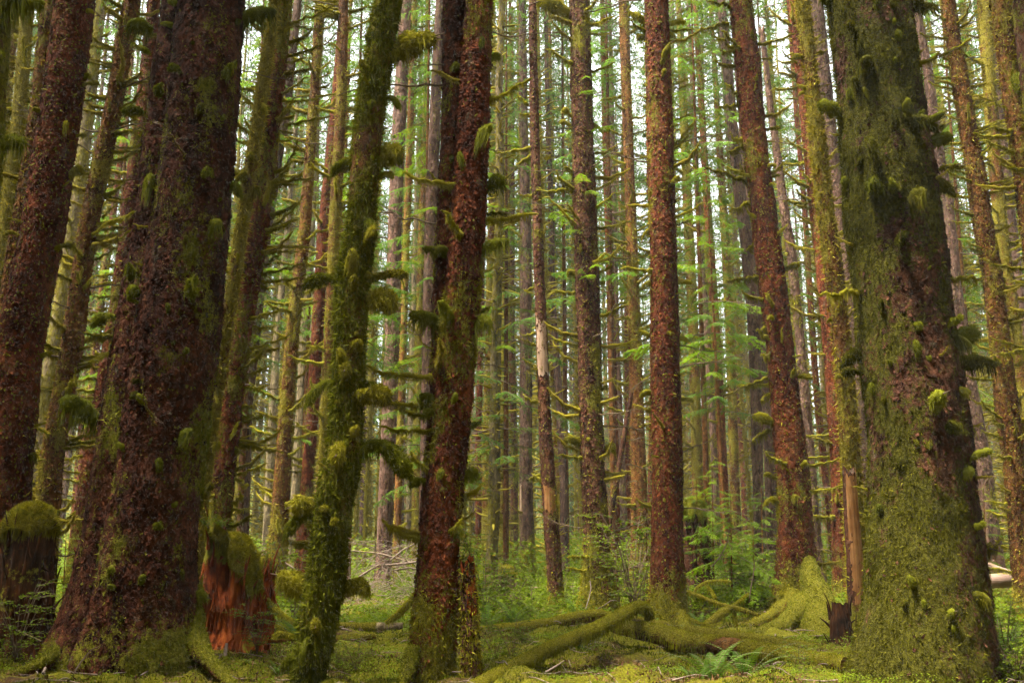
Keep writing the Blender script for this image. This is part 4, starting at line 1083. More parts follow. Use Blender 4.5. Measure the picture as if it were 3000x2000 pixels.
def root(T, pts, name='root', mat='giant', moss=.7, coat=2500, green=True, seed=0, ns=16):
    """pts: (u, v, D, radius px)"""
    Q = []
    for u, v, D, w in pts:
        p, t = at(u, v, D); Q.append(np.r_[p, w / FP * t])
    Q = smooth_path(np.array(Q), 34)
    ROOTPTS.extend([(q[0], q[1]) for q in Q[::3]])
    V, F, N = tube(Q[:, :3], Q[:, 3], ns, .38, 4.0, seed)
    m = np.clip(moss + .8 * fbm(V * 1.6, 3, seed) + .5 * N[:, 2], 0, 1)
    mb = MB(); mb.add(V - T.base, F, 0, .5, m)
    if coat:
        mb2 = MB(); fuzz_on(mb2, V - T.base, F, coat, .045, .012, 0, .2, .55, .5, np.clip(m[F[:, 0]] - .3, .0, 1))
    o = obj(name, mb.mesh(name, [BARK[mat]]), T.e)
    if coat:
        obj('moss_coat', mb2.mesh('moss_coat', [MOSSG if green else MOSS]), o)


root(G1, [(530, 1740, 14.6, 60), (565, 1860, 14.1, 38), (605, 1930, 13.6, 26), (650, 1975, 13.2, 19), (700, 2030, 12.8, 14), (740, 2070, 12.6, 8)], moss=.5, coat=4000, seed=1)
root(G1, [(290, 1740, 14.7, 60), (230, 1860, 14.2, 36), (150, 1930, 13.8, 24), (50, 1975, 13.4, 15), (-60, 1998, 13.1, 8)], moss=.5, coat=4000, seed=2)
root(S12, [(2330, 1500, 24.2, 20), (2350, 1600, 23.5, 24), (2374, 1690, 22.9, 29), (2396, 1770, 22.1, 44), (2408, 1840, 21.2, 58), (2410, 1895, 20.4, 40)], mat='red', moss=.85, coat=17000, green=True, seed=5, ns=28)
root(S12, [(2375, 1690, 22.6, 26), (2420, 1775, 21.6, 32), (2455, 1840, 20.8, 30), (2478, 1890, 20.2, 16)], mat='red', moss=.8, coat=7000, green=True, seed=6)
root(S12, [(2370, 1760, 22.6, 36), (2300, 1832, 21.4, 30), (2230, 1862, 20.6, 22), (2170, 1885, 20.0, 12)], mat='red', moss=.9, coat=8000, green=True, seed=7)
root(S12, [(2325, 1750, 23.0, 30), (2255, 1812, 22.0, 20), (2190, 1836, 21.4, 14), (2140, 1850, 21, 8)], mat='red', moss=.5, coat=2500, green=False, seed=8)
root(S11, [(1985, 1790, 22, 18), (2010, 1840, 21.4, 18), (2030, 1870, 21.0, 10)], mat='red', moss=.6, coat=2000, green=False, seed=10)
root(G3, [(1215, 1900, 13.2, 22), (1185, 1990, 12.9, 18), (1165, 2040, 12.7, 8)], mat='red', moss=.5, coat=1500, seed=12)
root(S10, [(1180, 1730, 24, 7), (1155, 1790, 23, 8), (1125, 1812, 22.6, 6)], mat='brown', moss=1.0, coat=1200, green=False, seed=13) if False else None

# ================================================================== LOGS, STUMPS, FALLEN WOOD
LOGPTS = []


def px_path(pts, n=40):
    Q = []
    for u, v, D, w in pts:
        p, t = at(u, v, D); Q.append(np.r_[p, w / 2 / FP * t])
    return smooth_path(np.array(Q), n, 1)


def log(label, pts, mat, moss=.8, coat=5000, fringe=600, ns=20, name='fallen_log', cat='log', seed=0, lump=.14, group=None, bare=None, green=False, bl=(.026, .009), n=60, over=0.0):
    Q = px_path(pts, n)
    if coat:
        LOGPTS.extend([(q[0], q[1]) for q in Q[::3]])
    V, F, N = tube(Q[:, :3], Q[:, 3], ns, lump, 5, seed)
    m = np.clip(moss + 1.0 * fbm(V * np.array([1.5, 1.5, 1.5]), 3, seed + 3) + .55 * N[:, 2], 0, 1)
    if bare:
        for k0, k1 in bare:
            t = np.repeat(np.linspace(0, 1, n), ns)
            w = fbm(V * 5, 2, seed + 9) * .06
            m[(t > k0 + w) & (t < k1 + w)] = 0
    c = Q[len(Q) // 2, :3].copy()
    mb = MB(); mb.add(V - c, F, 0, .5, m)
    for e, idx in ((0, np.arange(ns)), (n - 1, np.arange(ns))):          # cut or broken ends
        ring = V[e * ns + idx] - c
        mb.add(np.vstack([ring, ring.mean(0)]), np.stack([idx, (idx + 1) % ns, np.full(ns, ns)], 1), 0, .5, 0)
    o = obj(name, mb.mesh(name, [mat]), None, c)
    tag(o, label, cat, group)
    if coat:
        mb2 = MB()
        fuzz_on(mb2, V - c, F, coat, bl[0], bl[1], 0, .25, .55, .42, np.clip(m[F[:, 0]] - .35, 0, 1) * (1.2 + N[F[:, 0], 2] * .8))
        if fringe:
            low = np.clip(m[F[:, 0]] - .3, 0, 1) * np.clip(.6 - np.abs(N[F[:, 0], 2] + .25), 0, 1)
            P, Nn, _ = sample_surface(V - c, F, fringe, low)
            beard(mb2, P + Nn * .01, .11, .011, 0)
        obj('moss_coat', mb2.mesh('moss_coat', [MOSSG if green else LOGMOSS_LIT]), o)
    return o


LOGBARK = BARK['brown']
log('long mossy log slanting up to the right, propped over another log', [(1350, 2040, 12.5, 50), (1420, 1998, 12.9, 46), (1600, 1905, 14.6, 43), (1750, 1840, 16.4, 40), (1850, 1785, 18.0, 38), (1878, 1776, 18.4, 37), (1898, 1786, 18.5, 34), (1906, 1815, 18.5, 26)],
    LOGBARK, moss=1.0, coat=60000, fringe=1500, seed=21, lump=.06, n=90, ns=26, bl=(.020, .008))
log('mossy log lying behind the long slanting log', [(1385, 1856, 20.0, 38), (1500, 1842, 20.4, 37), (1620, 1826, 21.0, 36), (1700, 1806, 21.6, 36), (1755, 1802, 22.0, 34), (1810, 1812, 22.5, 30)], LOGBARK, moss=.6, coat=16000, fringe=900, seed=22)
log('thick rotten mossy log with a bare brown patch, lying below the smooth red spruce', [(1800, 1834, 18.8, 42), (1900, 1850, 18.2, 54), (2010, 1880, 17.3, 58), (2120, 1893, 16.7, 54), (2250, 1910, 16.1, 52), (2370, 1930, 15.4, 52), (2480, 1948, 14.7, 48)],
    LOGBARK, moss=.62, coat=34000, fringe=2200, seed=23, lump=.22, bare=[(.50, .585)], n=80, ns=26)
log('thin mossy log lying just above the thick rotten log', [(2010, 1842, 19.6, 26), (2110, 1858, 19.0, 30), (2210, 1870, 18.5, 32), (2320, 1890, 17.8, 32), (2440, 1905, 17.2, 28)], LOGBARK, moss=1.0, coat=14000, fringe=600, seed=24)
log('mossy log with a pale broken end, left of the forked spruce', [(745, 1838, 20.6, 34), (860, 1842, 20.6, 36), (1000, 1838, 20.6, 32), (1110, 1838, 20.6, 30), (1180, 1836, 20.6, 26)], BARK['pale'], moss=.9, coat=12000, fringe=400, seed=25, bare=[(.82, 1.1)])
log('thin brown log half sunk in moss, below the log with the pale end', [(770, 1874, 18.8, 16), (880, 1876, 18.8, 18), (1020, 1872, 18.8, 24), (1100, 1862, 18.9, 20)], BARK['brown'], moss=.35, coat=3000, fringe=0, seed=26)
log('short brown log end lying under the slanting log beside the smooth red spruce', [(1850, 1812, 20.2, 24), (1910, 1826, 20.2, 26), (1960, 1832, 20.2, 24)], BARK['pale'], moss=.3, coat=1200, fringe=0, seed=27)
log('bare weathered pinkish log at the right edge', [(2885, 1704, 25.0, 40), (2950, 1697, 25.0, 44), (3060, 1680, 25.2, 46)], PALEX, moss=.0, coat=0, seed=28, lump=.12)
log('bare pale pole leaning behind the pinkish log at the right edge', [(2890, 1654, 27.0, 20), (2940, 1672, 26.8, 20), (3010, 1694, 26.4, 20)], PALEX, moss=.0, coat=0, seed=29, lump=.06, ns=10)
log('pale bare log lying far back, left of the smooth red spruce', [(1790, 1684, 40, 10), (1820, 1688, 40, 11), (1850, 1695, 40, 10)], PALEX, moss=0, coat=0, seed=30, ns=10, lump=.06)
log('pale log far back behind the ferns in the centre', [(1540, 1722, 38, 8), (1620, 1718, 38, 9), (1720, 1720, 38, 8)], PALEX, moss=.2, coat=0, seed=31, ns=10, lump=.06)
log('mossy buttress limb sloping down to the left edge of the forked spruce', [(1225, 1738, 19, 22), (1190, 1775, 19, 20), (1160, 1805, 19, 18), (1130, 1825, 19, 12)], LOGBARK, moss=1.0, coat=5000, fringe=200, seed=32)
log('mossy limb sloping down between the red stump and the shaggy leaning trunk', [(765, 1735, 19.5, 16), (800, 1780, 19.5, 18), (840, 1815, 19.4, 20), (880, 1832, 19.4, 20)], LOGBARK, moss=1.0, coat=4000, fringe=200, seed=33)
# the tangle of mossy dead limbs between the smooth red spruce and the leaning one
for k, (lab, pts) in enumerate([
    ('arched mossy dead limb with a hanging fringe, topmost of the tangle', [(2030, 1738, 21.2, 6), (2045, 1718, 21.2, 8), (2072, 1704, 21.2, 9), (2110, 1700, 21.2, 8), (2142, 1703, 21.2, 4)]),
    ('long mossy dead limb crossing the tangle from upper left to lower right', [(2012, 1732, 20.8, 11), (2060, 1750, 20.6, 13), (2110, 1770, 20.4, 14), (2170, 1784, 20.2, 14), (2222, 1800, 20.0, 10)]),
    ('short stout mossy log end low in the tangle', [(2062, 1838, 19.8, 24), (2095, 1812, 20.0, 26), (2120, 1792, 20.2, 27), (2134, 1784, 20.3, 22)]),
    ('upright mossy stick standing in the tangle', [(2150, 1780, 20.3, 9), (2152, 1805, 20.3, 9), (2158, 1832, 20.2, 9)]),
    ('mossy limb rising to the right out of the tangle', [(2145, 1775, 20.4, 8), (2170, 1757, 20.6, 8), (2192, 1738, 20.8, 5)]),
    ('dark curved limb at the foot of the smooth red spruce', [(2020, 1812, 20.0, 9), (2050, 1826, 19.8, 9), (2080, 1834, 19.7, 8), (2118, 1822, 19.7, 4)]),
    ('thin mossy stick leaning left at the top of the tangle', [(2072, 1716, 20.9, 5), (2085, 1730, 20.8, 6), (2096, 1752, 20.6, 6)])]):
    log(lab, pts, LOGBARK, moss=.85, coat=1800, fringe=220 if k in (0, 1) else 60, ns=9, name='fallen_branch', cat='branch', seed=40 + k, group='tangle of fallen mossy limbs', n=30)
for k, (lab, pts) in enumerate([
    ('bare grey stick lying across the mossy root', [(2326, 1845, 20.0, 3), (2355, 1844, 19.9, 4), (2386, 1846, 19.8, 3)]),
    ('pale curved stick standing before the dark scaly spruce', [(1716, 1782, 25.0, 3), (1726, 1750, 25.2, 3), (1732, 1720, 25.3, 3), (1728, 1700, 25.4, 2)]),
    ('grey stick leaning from the mossy log toward the dark scaly spruce', [(1735, 1790, 22.0, 4), (1765, 1775, 22.0, 4), (1790, 1758, 22.0, 3), (1806, 1758, 22.0, 2)]),
    ('broken grey stick resting under the long slanting log', [(1598, 1968, 13.4, 6), (1630, 1950, 13.6, 6), (1652, 1934, 13.8, 4)]),
    ('thin white stick on the ground left of the giant twin spruce', [(0, 1825, 15, 4), (50, 1845, 15, 5), (120, 1876, 15, 4)]),
    ('pale upright stake in front of the red rotten stump', [(652, 1960, 14.2, 12), (658, 1920, 14.3, 11), (664, 1884, 14.4, 9)]),
    ('short pale stick leaning beside the stake at the red stump', [(628, 1945, 14.2, 6), (640, 1930, 14.2, 6), (650, 1914, 14.2, 5)]),
    ('pale stick on the moss at the bottom, below the thick rotten log', [(2205, 1997, 13.0, 5), (2230, 1985, 13.1, 5), (2246, 1978, 13.2, 3)]),
    ('forked dark twig poking up left of the leaning bare red spruce', [(2195, 1765, 20.8, 4), (2200, 1720, 20.8, 4), (2206, 1690, 20.8, 3), (2212, 1640, 20.8, 2)]),
    ('long dark twig curving up right of the smooth red spruce', [(2085, 1660, 23, 4), (2110, 1630, 23, 4), (2130, 1590, 23, 3), (2138, 1545, 23, 2)]),
    ('brown twig arching over the left foot of the giant twin spruce', [(200, 2000, 12.9, 5), (235, 1940, 13.0, 5), (270, 1900, 13.1, 4), (302, 1890, 13.1, 2)])]):
    log(lab, pts, GREYTWIG if k not in (8, 9, 10) else TWIG, moss=0, coat=0, ns=6, name='stick', cat='stick', seed=60 + k, lump=.1, n=20)


def stump(label, u0, u1, vt, vb, D, wood, mosscap=.9, seed=0, lean=0.0, coat=9000, name='tree_stump', taper=.82, jag=.5, green=False, hollow=.25, spl=9):
    pc, t = at((u0 + u1) / 2, vb, D)
    rad = (u1 - u0) / 2 / FP * t
    zt = at((u0 + u1) / 2, vt, D)[0][2]
    gz = g1(pc[0], D)
    H = zt - gz
    base = np.array([pc[0], D + rad * .5, gz])
    e = thing(name, label, 'stump', base)
    ns, n = 110, 70
    th = np.arange(ns) * 2 * PI / ns; z = np.linspace(-.2, H, n)
    r = np.random.default_rng(seed)
    cs = np.stack([np.cos(th), np.sin(th)], 1)
    lob = fbm(np.stack([cs[:, 0] * 1.7 + seed, cs[:, 1] * 1.7, th * 0], 1), 2, seed)
    f = np.clip(z / H, 0, 1)
    rr = rad * (1.12 - (1 - taper) * f[:, None] + .42 * np.exp(-f[:, None] * 6) * (1 + lob[None] * 2) + .34 * lob[None])
    P = np.stack([np.broadcast_to(cs[None, :, 0] * rad, rr.shape), np.broadcast_to(cs[None, :, 1] * rad, rr.shape), np.broadcast_to(z[:, None], rr.shape)], -1).reshape(-1, 3)
    rib = fbm(P * np.array([spl, spl, 1.1]), 3, seed + 1).reshape(n, ns)
    rib2 = fbm(P * np.array([26, 26, 2.5]), 2, seed + 2).reshape(n, ns)
    hol = fbm(P * np.array([2.2, 2.2, 1.3]), 2, seed + 3).reshape(n, ns)
    rr = rr + rad * (.34 * rib + .10 * rib2) - rad * hollow * 3.0 * np.clip(hol - .06, 0, 1)
    topz = H * (1 + jag * .35 * fbm(np.stack([cs[:, 0] * 2.4 + seed, cs[:, 1] * 2.4, th * 0], 1), 3, seed + 4) - lean * .28 * cs[:, 0])
    Z = -.2 + (z[:, None] + .2) / (H + .2) * (topz[None, :] + .2)
    V = np.stack([cs[None, :, 0] * rr, cs[None, :, 1] * rr, Z], -1).reshape(-1, 3)
    m = np.clip(.22 + 1.1 * fbm(V * 2.2, 3, seed + 6) + 1.2 * np.clip((V[:, 2] / H - (1 - .25 * mosscap)) * 5, 0, 1), 0, 1) * (mosscap > 0)
    mb = MB(); mb.add(V, grid_faces(n, ns), 0, .5, m)
    obj('rotten_wood', mb.mesh('rotten_wood', [wood]), e)
    # splinters hanging off the sides
    mb = MB()
    for k in range(130 if mosscap else 14):
        a = r.uniform(0, 2 * PI); j = int(a / 2 / PI * ns) % ns; i = r.integers(4, n - 8)
        p = V.reshape(n, ns, 3)[i, j]; L = r.uniform(.08, .6); w = r.uniform(.008, .045)
        o_ = np.array([math.cos(a), math.sin(a), 0])
        tt = np.linspace(0, 1, 4)[:, None]
        path = p + o_ * .02 + np.array([0, 0, 1]) * L * tt * r.choice([-1, 1]) + o_ * tt ** 2 * r.uniform(.0, .16) + np.array([-o_[1], o_[0], 0]) * tt * r.normal(0, .07)
        Vv, Ff, _ = tube(path, w * (1 - .8 * tt[:, 0]), 4); mb.add(Vv, Ff, 0, .5, 0)
    obj('splinters', mb.mesh('splinters', [wood]), e)
    if mosscap > 0:
        nr = 12
        T = V.reshape(n, ns, 3)[-6]
        c = np.r_[0, 0, topz.mean() + rad * .16]
        rings = []
        for k in range(nr):
            q = k / (nr - 1)
            ring = T * (1.06 - .0 * q); ring = ring * (1 - q) ** .75 + c * (1 - (1 - q) ** .75)
            ring[:, 2] = T[:, 2] - .12 + (c[2] - T[:, 2] + .16) * math.sin(q * PI / 2) ** .7
            rings.append(ring)
        W = np.array(rings).reshape(-1, 3)
        d = fbm(W * 5.5, 3, seed + 9)
        ctr = np.array([0, 0, topz.mean() - rad * .4])
        dn = (W - ctr); dn /= np.linalg.norm(dn, axis=1)[:, None] + 1e-9
        W = W + dn * (.20 * d + .05)[:, None] * min(1, rad / .5)
        mb = MB(); FF = grid_faces(nr, ns); mb.add(W, FF, 0, .45, 1)
        fuzz_on(mb, W, FF, coat, .05, .012, 0, .1, .6, .5)
        P_, N_, _ = sample_surface(W, FF[: ns * 3], coat // 12)
        beard(mb, P_, .18, .014, 0)
        obj('moss_cap', mb.mesh('moss_cap', [MOSSG if green else MOSS]), e)
    return e


ST1 = stump('big rotten red stump under a fresh moss cap, right of the giant twin spruce', 570, 728, 1590, 1930, 16.2, ROT, seed=3, lean=1.0, coat=22000, hollow=.8, jag=.8)
ST2 = stump('squat stump at the left edge under a thick dome of moss', -40, 118, 1498, 1800, 15.2, ROTD, seed=8, coat=22000, jag=.3, hollow=.3)
stump('small pale stump with a bright moss cap, far back in the centre', 1458, 1508, 1664, 1722, 33, BARK['pale'], seed=5, coat=3000, jag=.5)
ST3 = stump('dark nurse stump overgrown by seedlings, right of the smooth red spruce', 2008, 2084, 1470, 1720, 25, BARK['dark'], seed=6, coat=8000, jag=.6, green=True)
stump('low dark rotted stump with a reddish top, left foot of the widest giant', 2440, 2496, 1768, 1865, 17.5, ROTD, seed=9, mosscap=0, jag=.5, hollow=.6)
stump('small red broken stump behind the big rotten red stump', 742, 792, 1640, 1760, 19.5, ROT, seed=12, coat=2500, jag=1.0)

# ================================================================== GROUND
def axis(fine0, fine1, step, lo, hi, gr=1.10):
    a = list(np.arange(fine0, fine1, step)); s = step
    while a[-1] < hi:
        s *= gr; a.append(a[-1] + s)
    s = step
    while a[0] > lo:
        s *= gr; a.insert(0, a[0] - s)
    return np.array(a)


gx = axis(-10, 10, .075, -420, 420); gy = axis(11.5, 26, .075, -60, 480)
XX, YY = np.meshgrid(gx, gy, indexing='xy')
GZ = gh(XX.ravel(), YY.ravel())
P2 = np.stack([XX.ravel(), YY.ravel(), GZ * 0], 1)
GZ = GZ + .035 * np.abs(fbm(P2 * 7, 2, 31)) * 2 * (P2[:, 1] < 40)
mb = MB(); mb.add(np.stack([XX.ravel(), YY.ravel(), GZ], 1), grid_faces(len(gy), len(gx), False), 0, .5, .8)
go = obj('ground', mb.mesh('ground', [GROUND])); go['kind'] = 'structure'


def gfuzz(n, x0, x1, y0, y1, ln, wd, thr=.0, seed=1, mat=0, out=.9, jit=.55):
    """moss and short leaves standing on the ground; density follows the patches in the ground's own noise"""
    r = np.random.default_rng(seed)
    y = y0 + (y1 - y0) * r.random(n) ** 1.3; half = .60 * y
    x = (r.random(n) * 2 - 1) * half
    k = fbm(np.stack([x * .9, y * .9, y * 0], 1), 3, 77) + .35 * fbm(np.stack([x * 3, y * 3, y * 0], 1), 2, 78)
    keep = k > thr; x, y = x[keep], y[keep]
    z = gh(x, y)
    P = np.stack([x, y, z], 1)
    s = (y / 14.0) ** .8
    return blades(P, np.tile([0, 0, 1.0], (len(x), 1)), ln * s * r.uniform(.5, 1.4, len(x)), wd * s * r.uniform(.6, 1.4, len(x)), -.1, out, jit, r)


mb = MB()
V, F = gfuzz(260000, 0, 0, 11.5, 30, .055, .014, -.03, 1)
mb.add(V, F, 0, np.repeat(rng.random(len(F)), 3), 1)
V, F = gfuzz(60000, 0, 0, 28, 70, .06, .02, -.1, 2)
mb.add(V, F, 0, np.repeat(rng.random(len(F)), 3), 1)
o = obj('ground_moss', mb.mesh('ground_moss', [COVER])); tag(o, 'carpet of yellow-green moss over the forest floor', 'moss', kind='stuff')

# litter: small twigs and red needles
mb = MB()
for k in range(900):
    y = random.uniform(12, 26); x = random.uniform(-.58, .58) * y
    L = random.uniform(.1, .55); a = random.uniform(0, 2 * PI)
    tt = np.linspace(0, 1, 4)
    p = np.stack([x + L * tt * math.cos(a), y + L * tt * math.sin(a), tt * 0], 1)
    p[:, 2] = gh(p[:, 0], p[:, 1]) + .03 + .06 * random.random()
    V, F, _ = tube(p, np.array([.008, .007, .005, .003]) * random.uniform(.5, 1.3) * (2.2 if k % 12 == 0 else 1), 4); mb.add(V, F, 0, .5, 0)
o = obj('twig_litter', mb.mesh('twig_litter', [GREYTWIG])); tag(o, 'scattered dead twigs on the moss', 'twigs', kind='stuff')

# fallen needles, bark crumbs and dead leaves
mb = MB(); rl = np.random.default_rng(61)
n = 42000; y = 12 + 16 * rl.random(n) ** 1.3; x = (rl.random(n) * 2 - 1) * .6 * y
kk_ = fbm(np.stack([x * .7, y * .7, y * 0], 1), 3, 277); kp = kk_ > -.02; x, y = x[kp], y[kp]
P = np.stack([x, y, gh(x, y) + .025 + .03 * rl.random(len(x))], 1)
V, F = blades(P, np.tile([0, 0, 1.0], (len(x), 1)), rl.uniform(.02, .09, len(x)), rl.uniform(.008, .03, len(x)), .0, .15, .7, rl)
mb.add(V, F, 0, .5, 0)
o = obj('leaf_litter', mb.mesh('leaf_litter', [LITTER])); tag(o, 'brown needles and bark crumbs strewn over the moss', 'litter', kind='stuff')

# low leafy cover: oxalis-like leaves and seedlings
def leaf_cover(n, y0, y1, hs, ls, seed, thr):
    r = np.random.default_rng(seed)
    y = y0 + (y1 - y0) * r.random(n); x = (r.random(n) * 2 - 1) * .62 * y
    k = fbm(np.stack([x * .55, y * .55, y * 0], 1), 3, 177)
    keep = k > thr
    if y0 < 30:
        lp = np.array(LOGPTS + ROOTPTS)
        for q in lp:
            keep &= ((x - q[0]) ** 2 + (y - q[1]) ** 2 > .16) & ~((np.abs(x - q[0] * y / q[1]) < .25) & (y < q[1]) & (y > q[1] - 1.3) & (r.random(len(x)) < .75))
    x, y, k = x[keep], y[keep], k[keep]
    h = np.clip((k - thr) * 4, .1, 1) * hs * (y / 20) ** .5 * r.random(len(x)) ** .6
    P = np.stack([x, y, gh(x, y) + h + .02], 1)
    d = r.normal(0, 1, (len(x), 3)); d[:, 2] *= .35; d /= np.linalg.norm(d, axis=1)[:, None]
    s = np.cross(d, np.array([0, 0, 1.0]) + r.normal(0, .35, d.shape)); s /= np.linalg.norm(s, axis=1)[:, None]
    l = (ls * (y / 20) ** .7 * r.uniform(.6, 1.5, len(x)))[:, None]
    V = np.stack([P, P + d * l * .5 + s * l * .36, P + d * l, P + d * l * .5 - s * l * .36], 1).reshape(-1, 3)
    return V, np.arange(len(V)).reshape(-1, 4), np.repeat(np.clip(.3 + k * .8 + .4 * r.random(len(x)), 0, 1), 4)


mb = MB()
for a in [(170000, 12, 26, .22, .034, 3, -.02), (190000, 20, 46, .75, .065, 4, -.06), (150000, 38, 100, 1.5, .095, 5, -.15)]:
    V, F, v = leaf_cover(*a); mb.add(V, F, 0, v, 0)
o = obj('undergrowth', mb.mesh('undergrowth', [LEAF])); tag(o, 'low bright green undergrowth between the trunks', 'undergrowth', kind='stuff')


# ferns, shrubs, saplings
def plant(name, me, part, label, cat, u, v, D, sc, group=None, z=None):
    p, t = at(u, v, D)
    zz = g1(p[0], D) - .02 if z is None else z
    e = thing(name, label, cat, (p[0], D, zz), group)
    obj(part, me, e, (0, 0, 0), (0, 0, random.uniform(0, 6.28)), sc)
    return e


for u, v, D, sc, lab in [
    (2085, 1975, 13.4, .95, 'large dark sword fern in front of the thick rotten log'), (2180, 1950, 14.2, .95, 'tall sword fern with upright fronds before the bare patch of the rotten log'),
    (2040, 1985, 13.0, .55, 'small bluish fern lowest in the fern group at the bottom'), (1500, 1815, 22.5, 1.15, 'broad fern behind the mossy log, left of the thin stripped stem'),
    (1590, 1800, 24, 1.0, 'fern touching the foot of the thin stripped stem'), (1425, 1825, 21.5, .9, 'fern beside the thin broken snag'), (1690, 1775, 26, .9, 'fern at the left foot of the dark scaly spruce'),
    (2050, 1800, 20.6, .8, 'fern inside the tangle of dead limbs'), (880, 1790, 19.2, 1.2, 'dark fern between the red stump and the shaggy leaning trunk'), (2925, 1870, 14.6, 1.1, 'fern at the right edge beside the widest giant'),
    (2960, 1790, 17, 1.0, 'fern behind another at the right edge'), (1700, 1840, 17.5, .7, 'small fern above the slanting log near its middle'), (1890, 1800, 21, .5, 'tiny fern at the tip of the slanting log'),
    (1130, 1830, 21, .8, 'fern by the pale broken log end'), (980, 1835, 22, .7, 'small fern behind the mossy log left of the forked spruce')]:
    plant('sword_fern', FERNS[rng.integers(4)], 'fronds', lab, 'fern', u, v, D, sc * 1.15, 'sword ferns on the forest floor')
for u, v, D, sc, lab in [
    (1420, 1700, 24, 1.3, 'leafy bush growing behind the thin broken snag'), (1490, 1740, 26, 1.5, 'wide leafy bush in front of the small pale stump'), (1560, 1760, 25, 1.2, 'leafy bush left of the thin stripped stem'),
    (1850, 1740, 25.5, 1.6, 'bright bush between the dark scaly and smooth red spruces'), (1875, 1760, 24.5, 1.2, 'low bright bush nearest the smooth red spruce'), (1810, 1700, 30, 1.3, 'bush farther back beside the dark scaly spruce'),
    (2150, 1690, 27, 1.6, 'bush above the tangle of dead limbs'), (2225, 1680, 28, 1.6, 'bush left of the leaning bare red spruce'), (2060, 1640, 24.2, 1.2, 'bush at the foot of the nurse stump'), (2190, 1720, 25, 1.2, 'low bush in front of the others right of the tangle'),
    (2900, 1960, 12.9, 1.0, 'leafy shrub in the bottom right corner'), (2980, 1985, 12.6, 1.0, 'shrub cut by the bottom right corner'), (2950, 1930, 14, .9, 'shrub behind the corner shrubs at lower right'),
    (1450, 1930, 15.6, .9, 'dark bush under the mossy log, left of the slanting log'), (1500, 1960, 14.6, .6, 'small bush beside the near end of the slanting log'), (860, 1740, 24, 1.2, 'bush in the gap right of the small red stump'),
    (55, 1850, 14.5, 1.1, 'bush at the lower left edge below the squat stump'), (140, 1830, 15.5, .9, 'bush between the squat stump and the giant twin spruce'), (95, 1760, 17, .8, 'seedling in front of the squat stump'),
    (60, 1640, 17.3, .6, 'small seedling growing on the face of the squat stump'), (1680, 1730, 31, 1.1, 'bush behind the left side of the dark scaly spruce'), (1640, 1770, 29, .9, 'bush right of the thin stripped stem'),
    (2460, 1700, 26, 1.0, 'bush in the gap left of the tall orange snag'), (1530, 1890, 17.5, .5, 'small plant under the mossy log in the centre'), (750, 1930, 15.2, .7, 'seedling right of the red rotten stump')]:
    plant('leafy_shrub', SHRUB[rng.integers(4)], 'leaves', lab, 'shrub', u, v, D, sc * (1.3 if D > 18 else .85), 'leafy shrubs on the forest floor')
rs_ = np.random.default_rng(44)
for k in range(26):
    y = rs_.uniform(13.2, 21); x = rs_.uniform(-.5, .5) * y
    if any((x - q[0]) ** 2 + (y - q[1]) ** 2 < .3 for q in LOGPTS) or abs(x / y + .21) < .03:
        continue
    if k % 3 == 0:
        e = thing('sword_fern', 'little fern seedling low in the foreground moss', 'fern', (x, y, g1(x, y) - .02), 'little ferns in the foreground moss'); obj('fronds', FERNS[k % 4], e, rot=(0, 0, k), sc=rs_.uniform(.3, .55))
    else:
        e = thing('leafy_seedling', 'little green seedling low in the foreground moss', 'seedling', (x, y, g1(x, y) - .02), 'little seedlings in the foreground moss'); obj('leaves', SHRUB[k % 4], e, rot=(0, 0, k), sc=rs_.uniform(.22, .5))
# seedlings on stumps and the snag top
for T_, dx, dy, dz, sc, lab in [(SN, 0.0, 0, 0, .55, 'seedling sprouting from the top of the thin broken snag')]:
    zs, xs, yo, rs = T_.stems[0]
    e = thing('leafy_shrub', lab, 'shrub', (xs[-1] + .05, yo[-1] + .05, zs[-1] - .08), 'leafy shrubs on the forest floor'); obj('leaves', SHRUB[1], e, sc=sc)
for k, (dx, sc) in enumerate([(.0, .4), (.25, .3)]):
    e = thing('leafy_shrub', ['seedling on top of the moss cap of the red stump', 'second smaller seedling on the cap of the red stump'][k], 'shrub', (ST1.location.x - .3 + dx, ST1.location.y - .5, ST1.location.z + 2.05), 'leafy shrubs on the forest floor'); obj('leaves', SHRUB[3], e, sc=sc)


def sapling(label, u, vt, vb, D, wid, nb=26, z0=.25, group='young hemlocks', base_z=None, lean=0.0, sp=None):
    """young hemlock: thin stem, each leafy bough an object"""
    pb, _ = at(u, vb, D); pt, _ = at(u + lean, vt, D)
    gz = g1(pb[0], D) if base_z is None else base_z
    H = pt[2] - gz
    e = thing('young_hemlock', label, 'tree', (pb[0], D, gz), group)
    tt = np.linspace(0, 1, 12)
    lx = (pt[0] - pb[0]) * tt
    V, F, _ = tube(np.stack([lx, tt * 0, tt * H - .1], 1), .012 * H ** .7 * (1 - .85 * tt) + .004, 8)
    mb = MB(); mb.add(V, F, 0, .5, .3); obj('trunk', mb.mesh('trunk', [BARK['brown']]), e)
    for k in range(nb):
        f = z0 + (1 - z0) * (k + random.random()) / nb
        L = wid * (1 - f * .72) * random.uniform(.6, 1.1)
        az = k * 2.4 + random.uniform(-.4, .4)
        obj('leafy_branch', SPRAYN[rng.integers(4)] if sp and random.random() < sp else SPRAY[rng.integers(5)], e, (np.interp(f, tt, lx), 0, f * H), (random.uniform(-.25, .25), random.uniform(-.15, .25), az), L / 2.0)
    return e


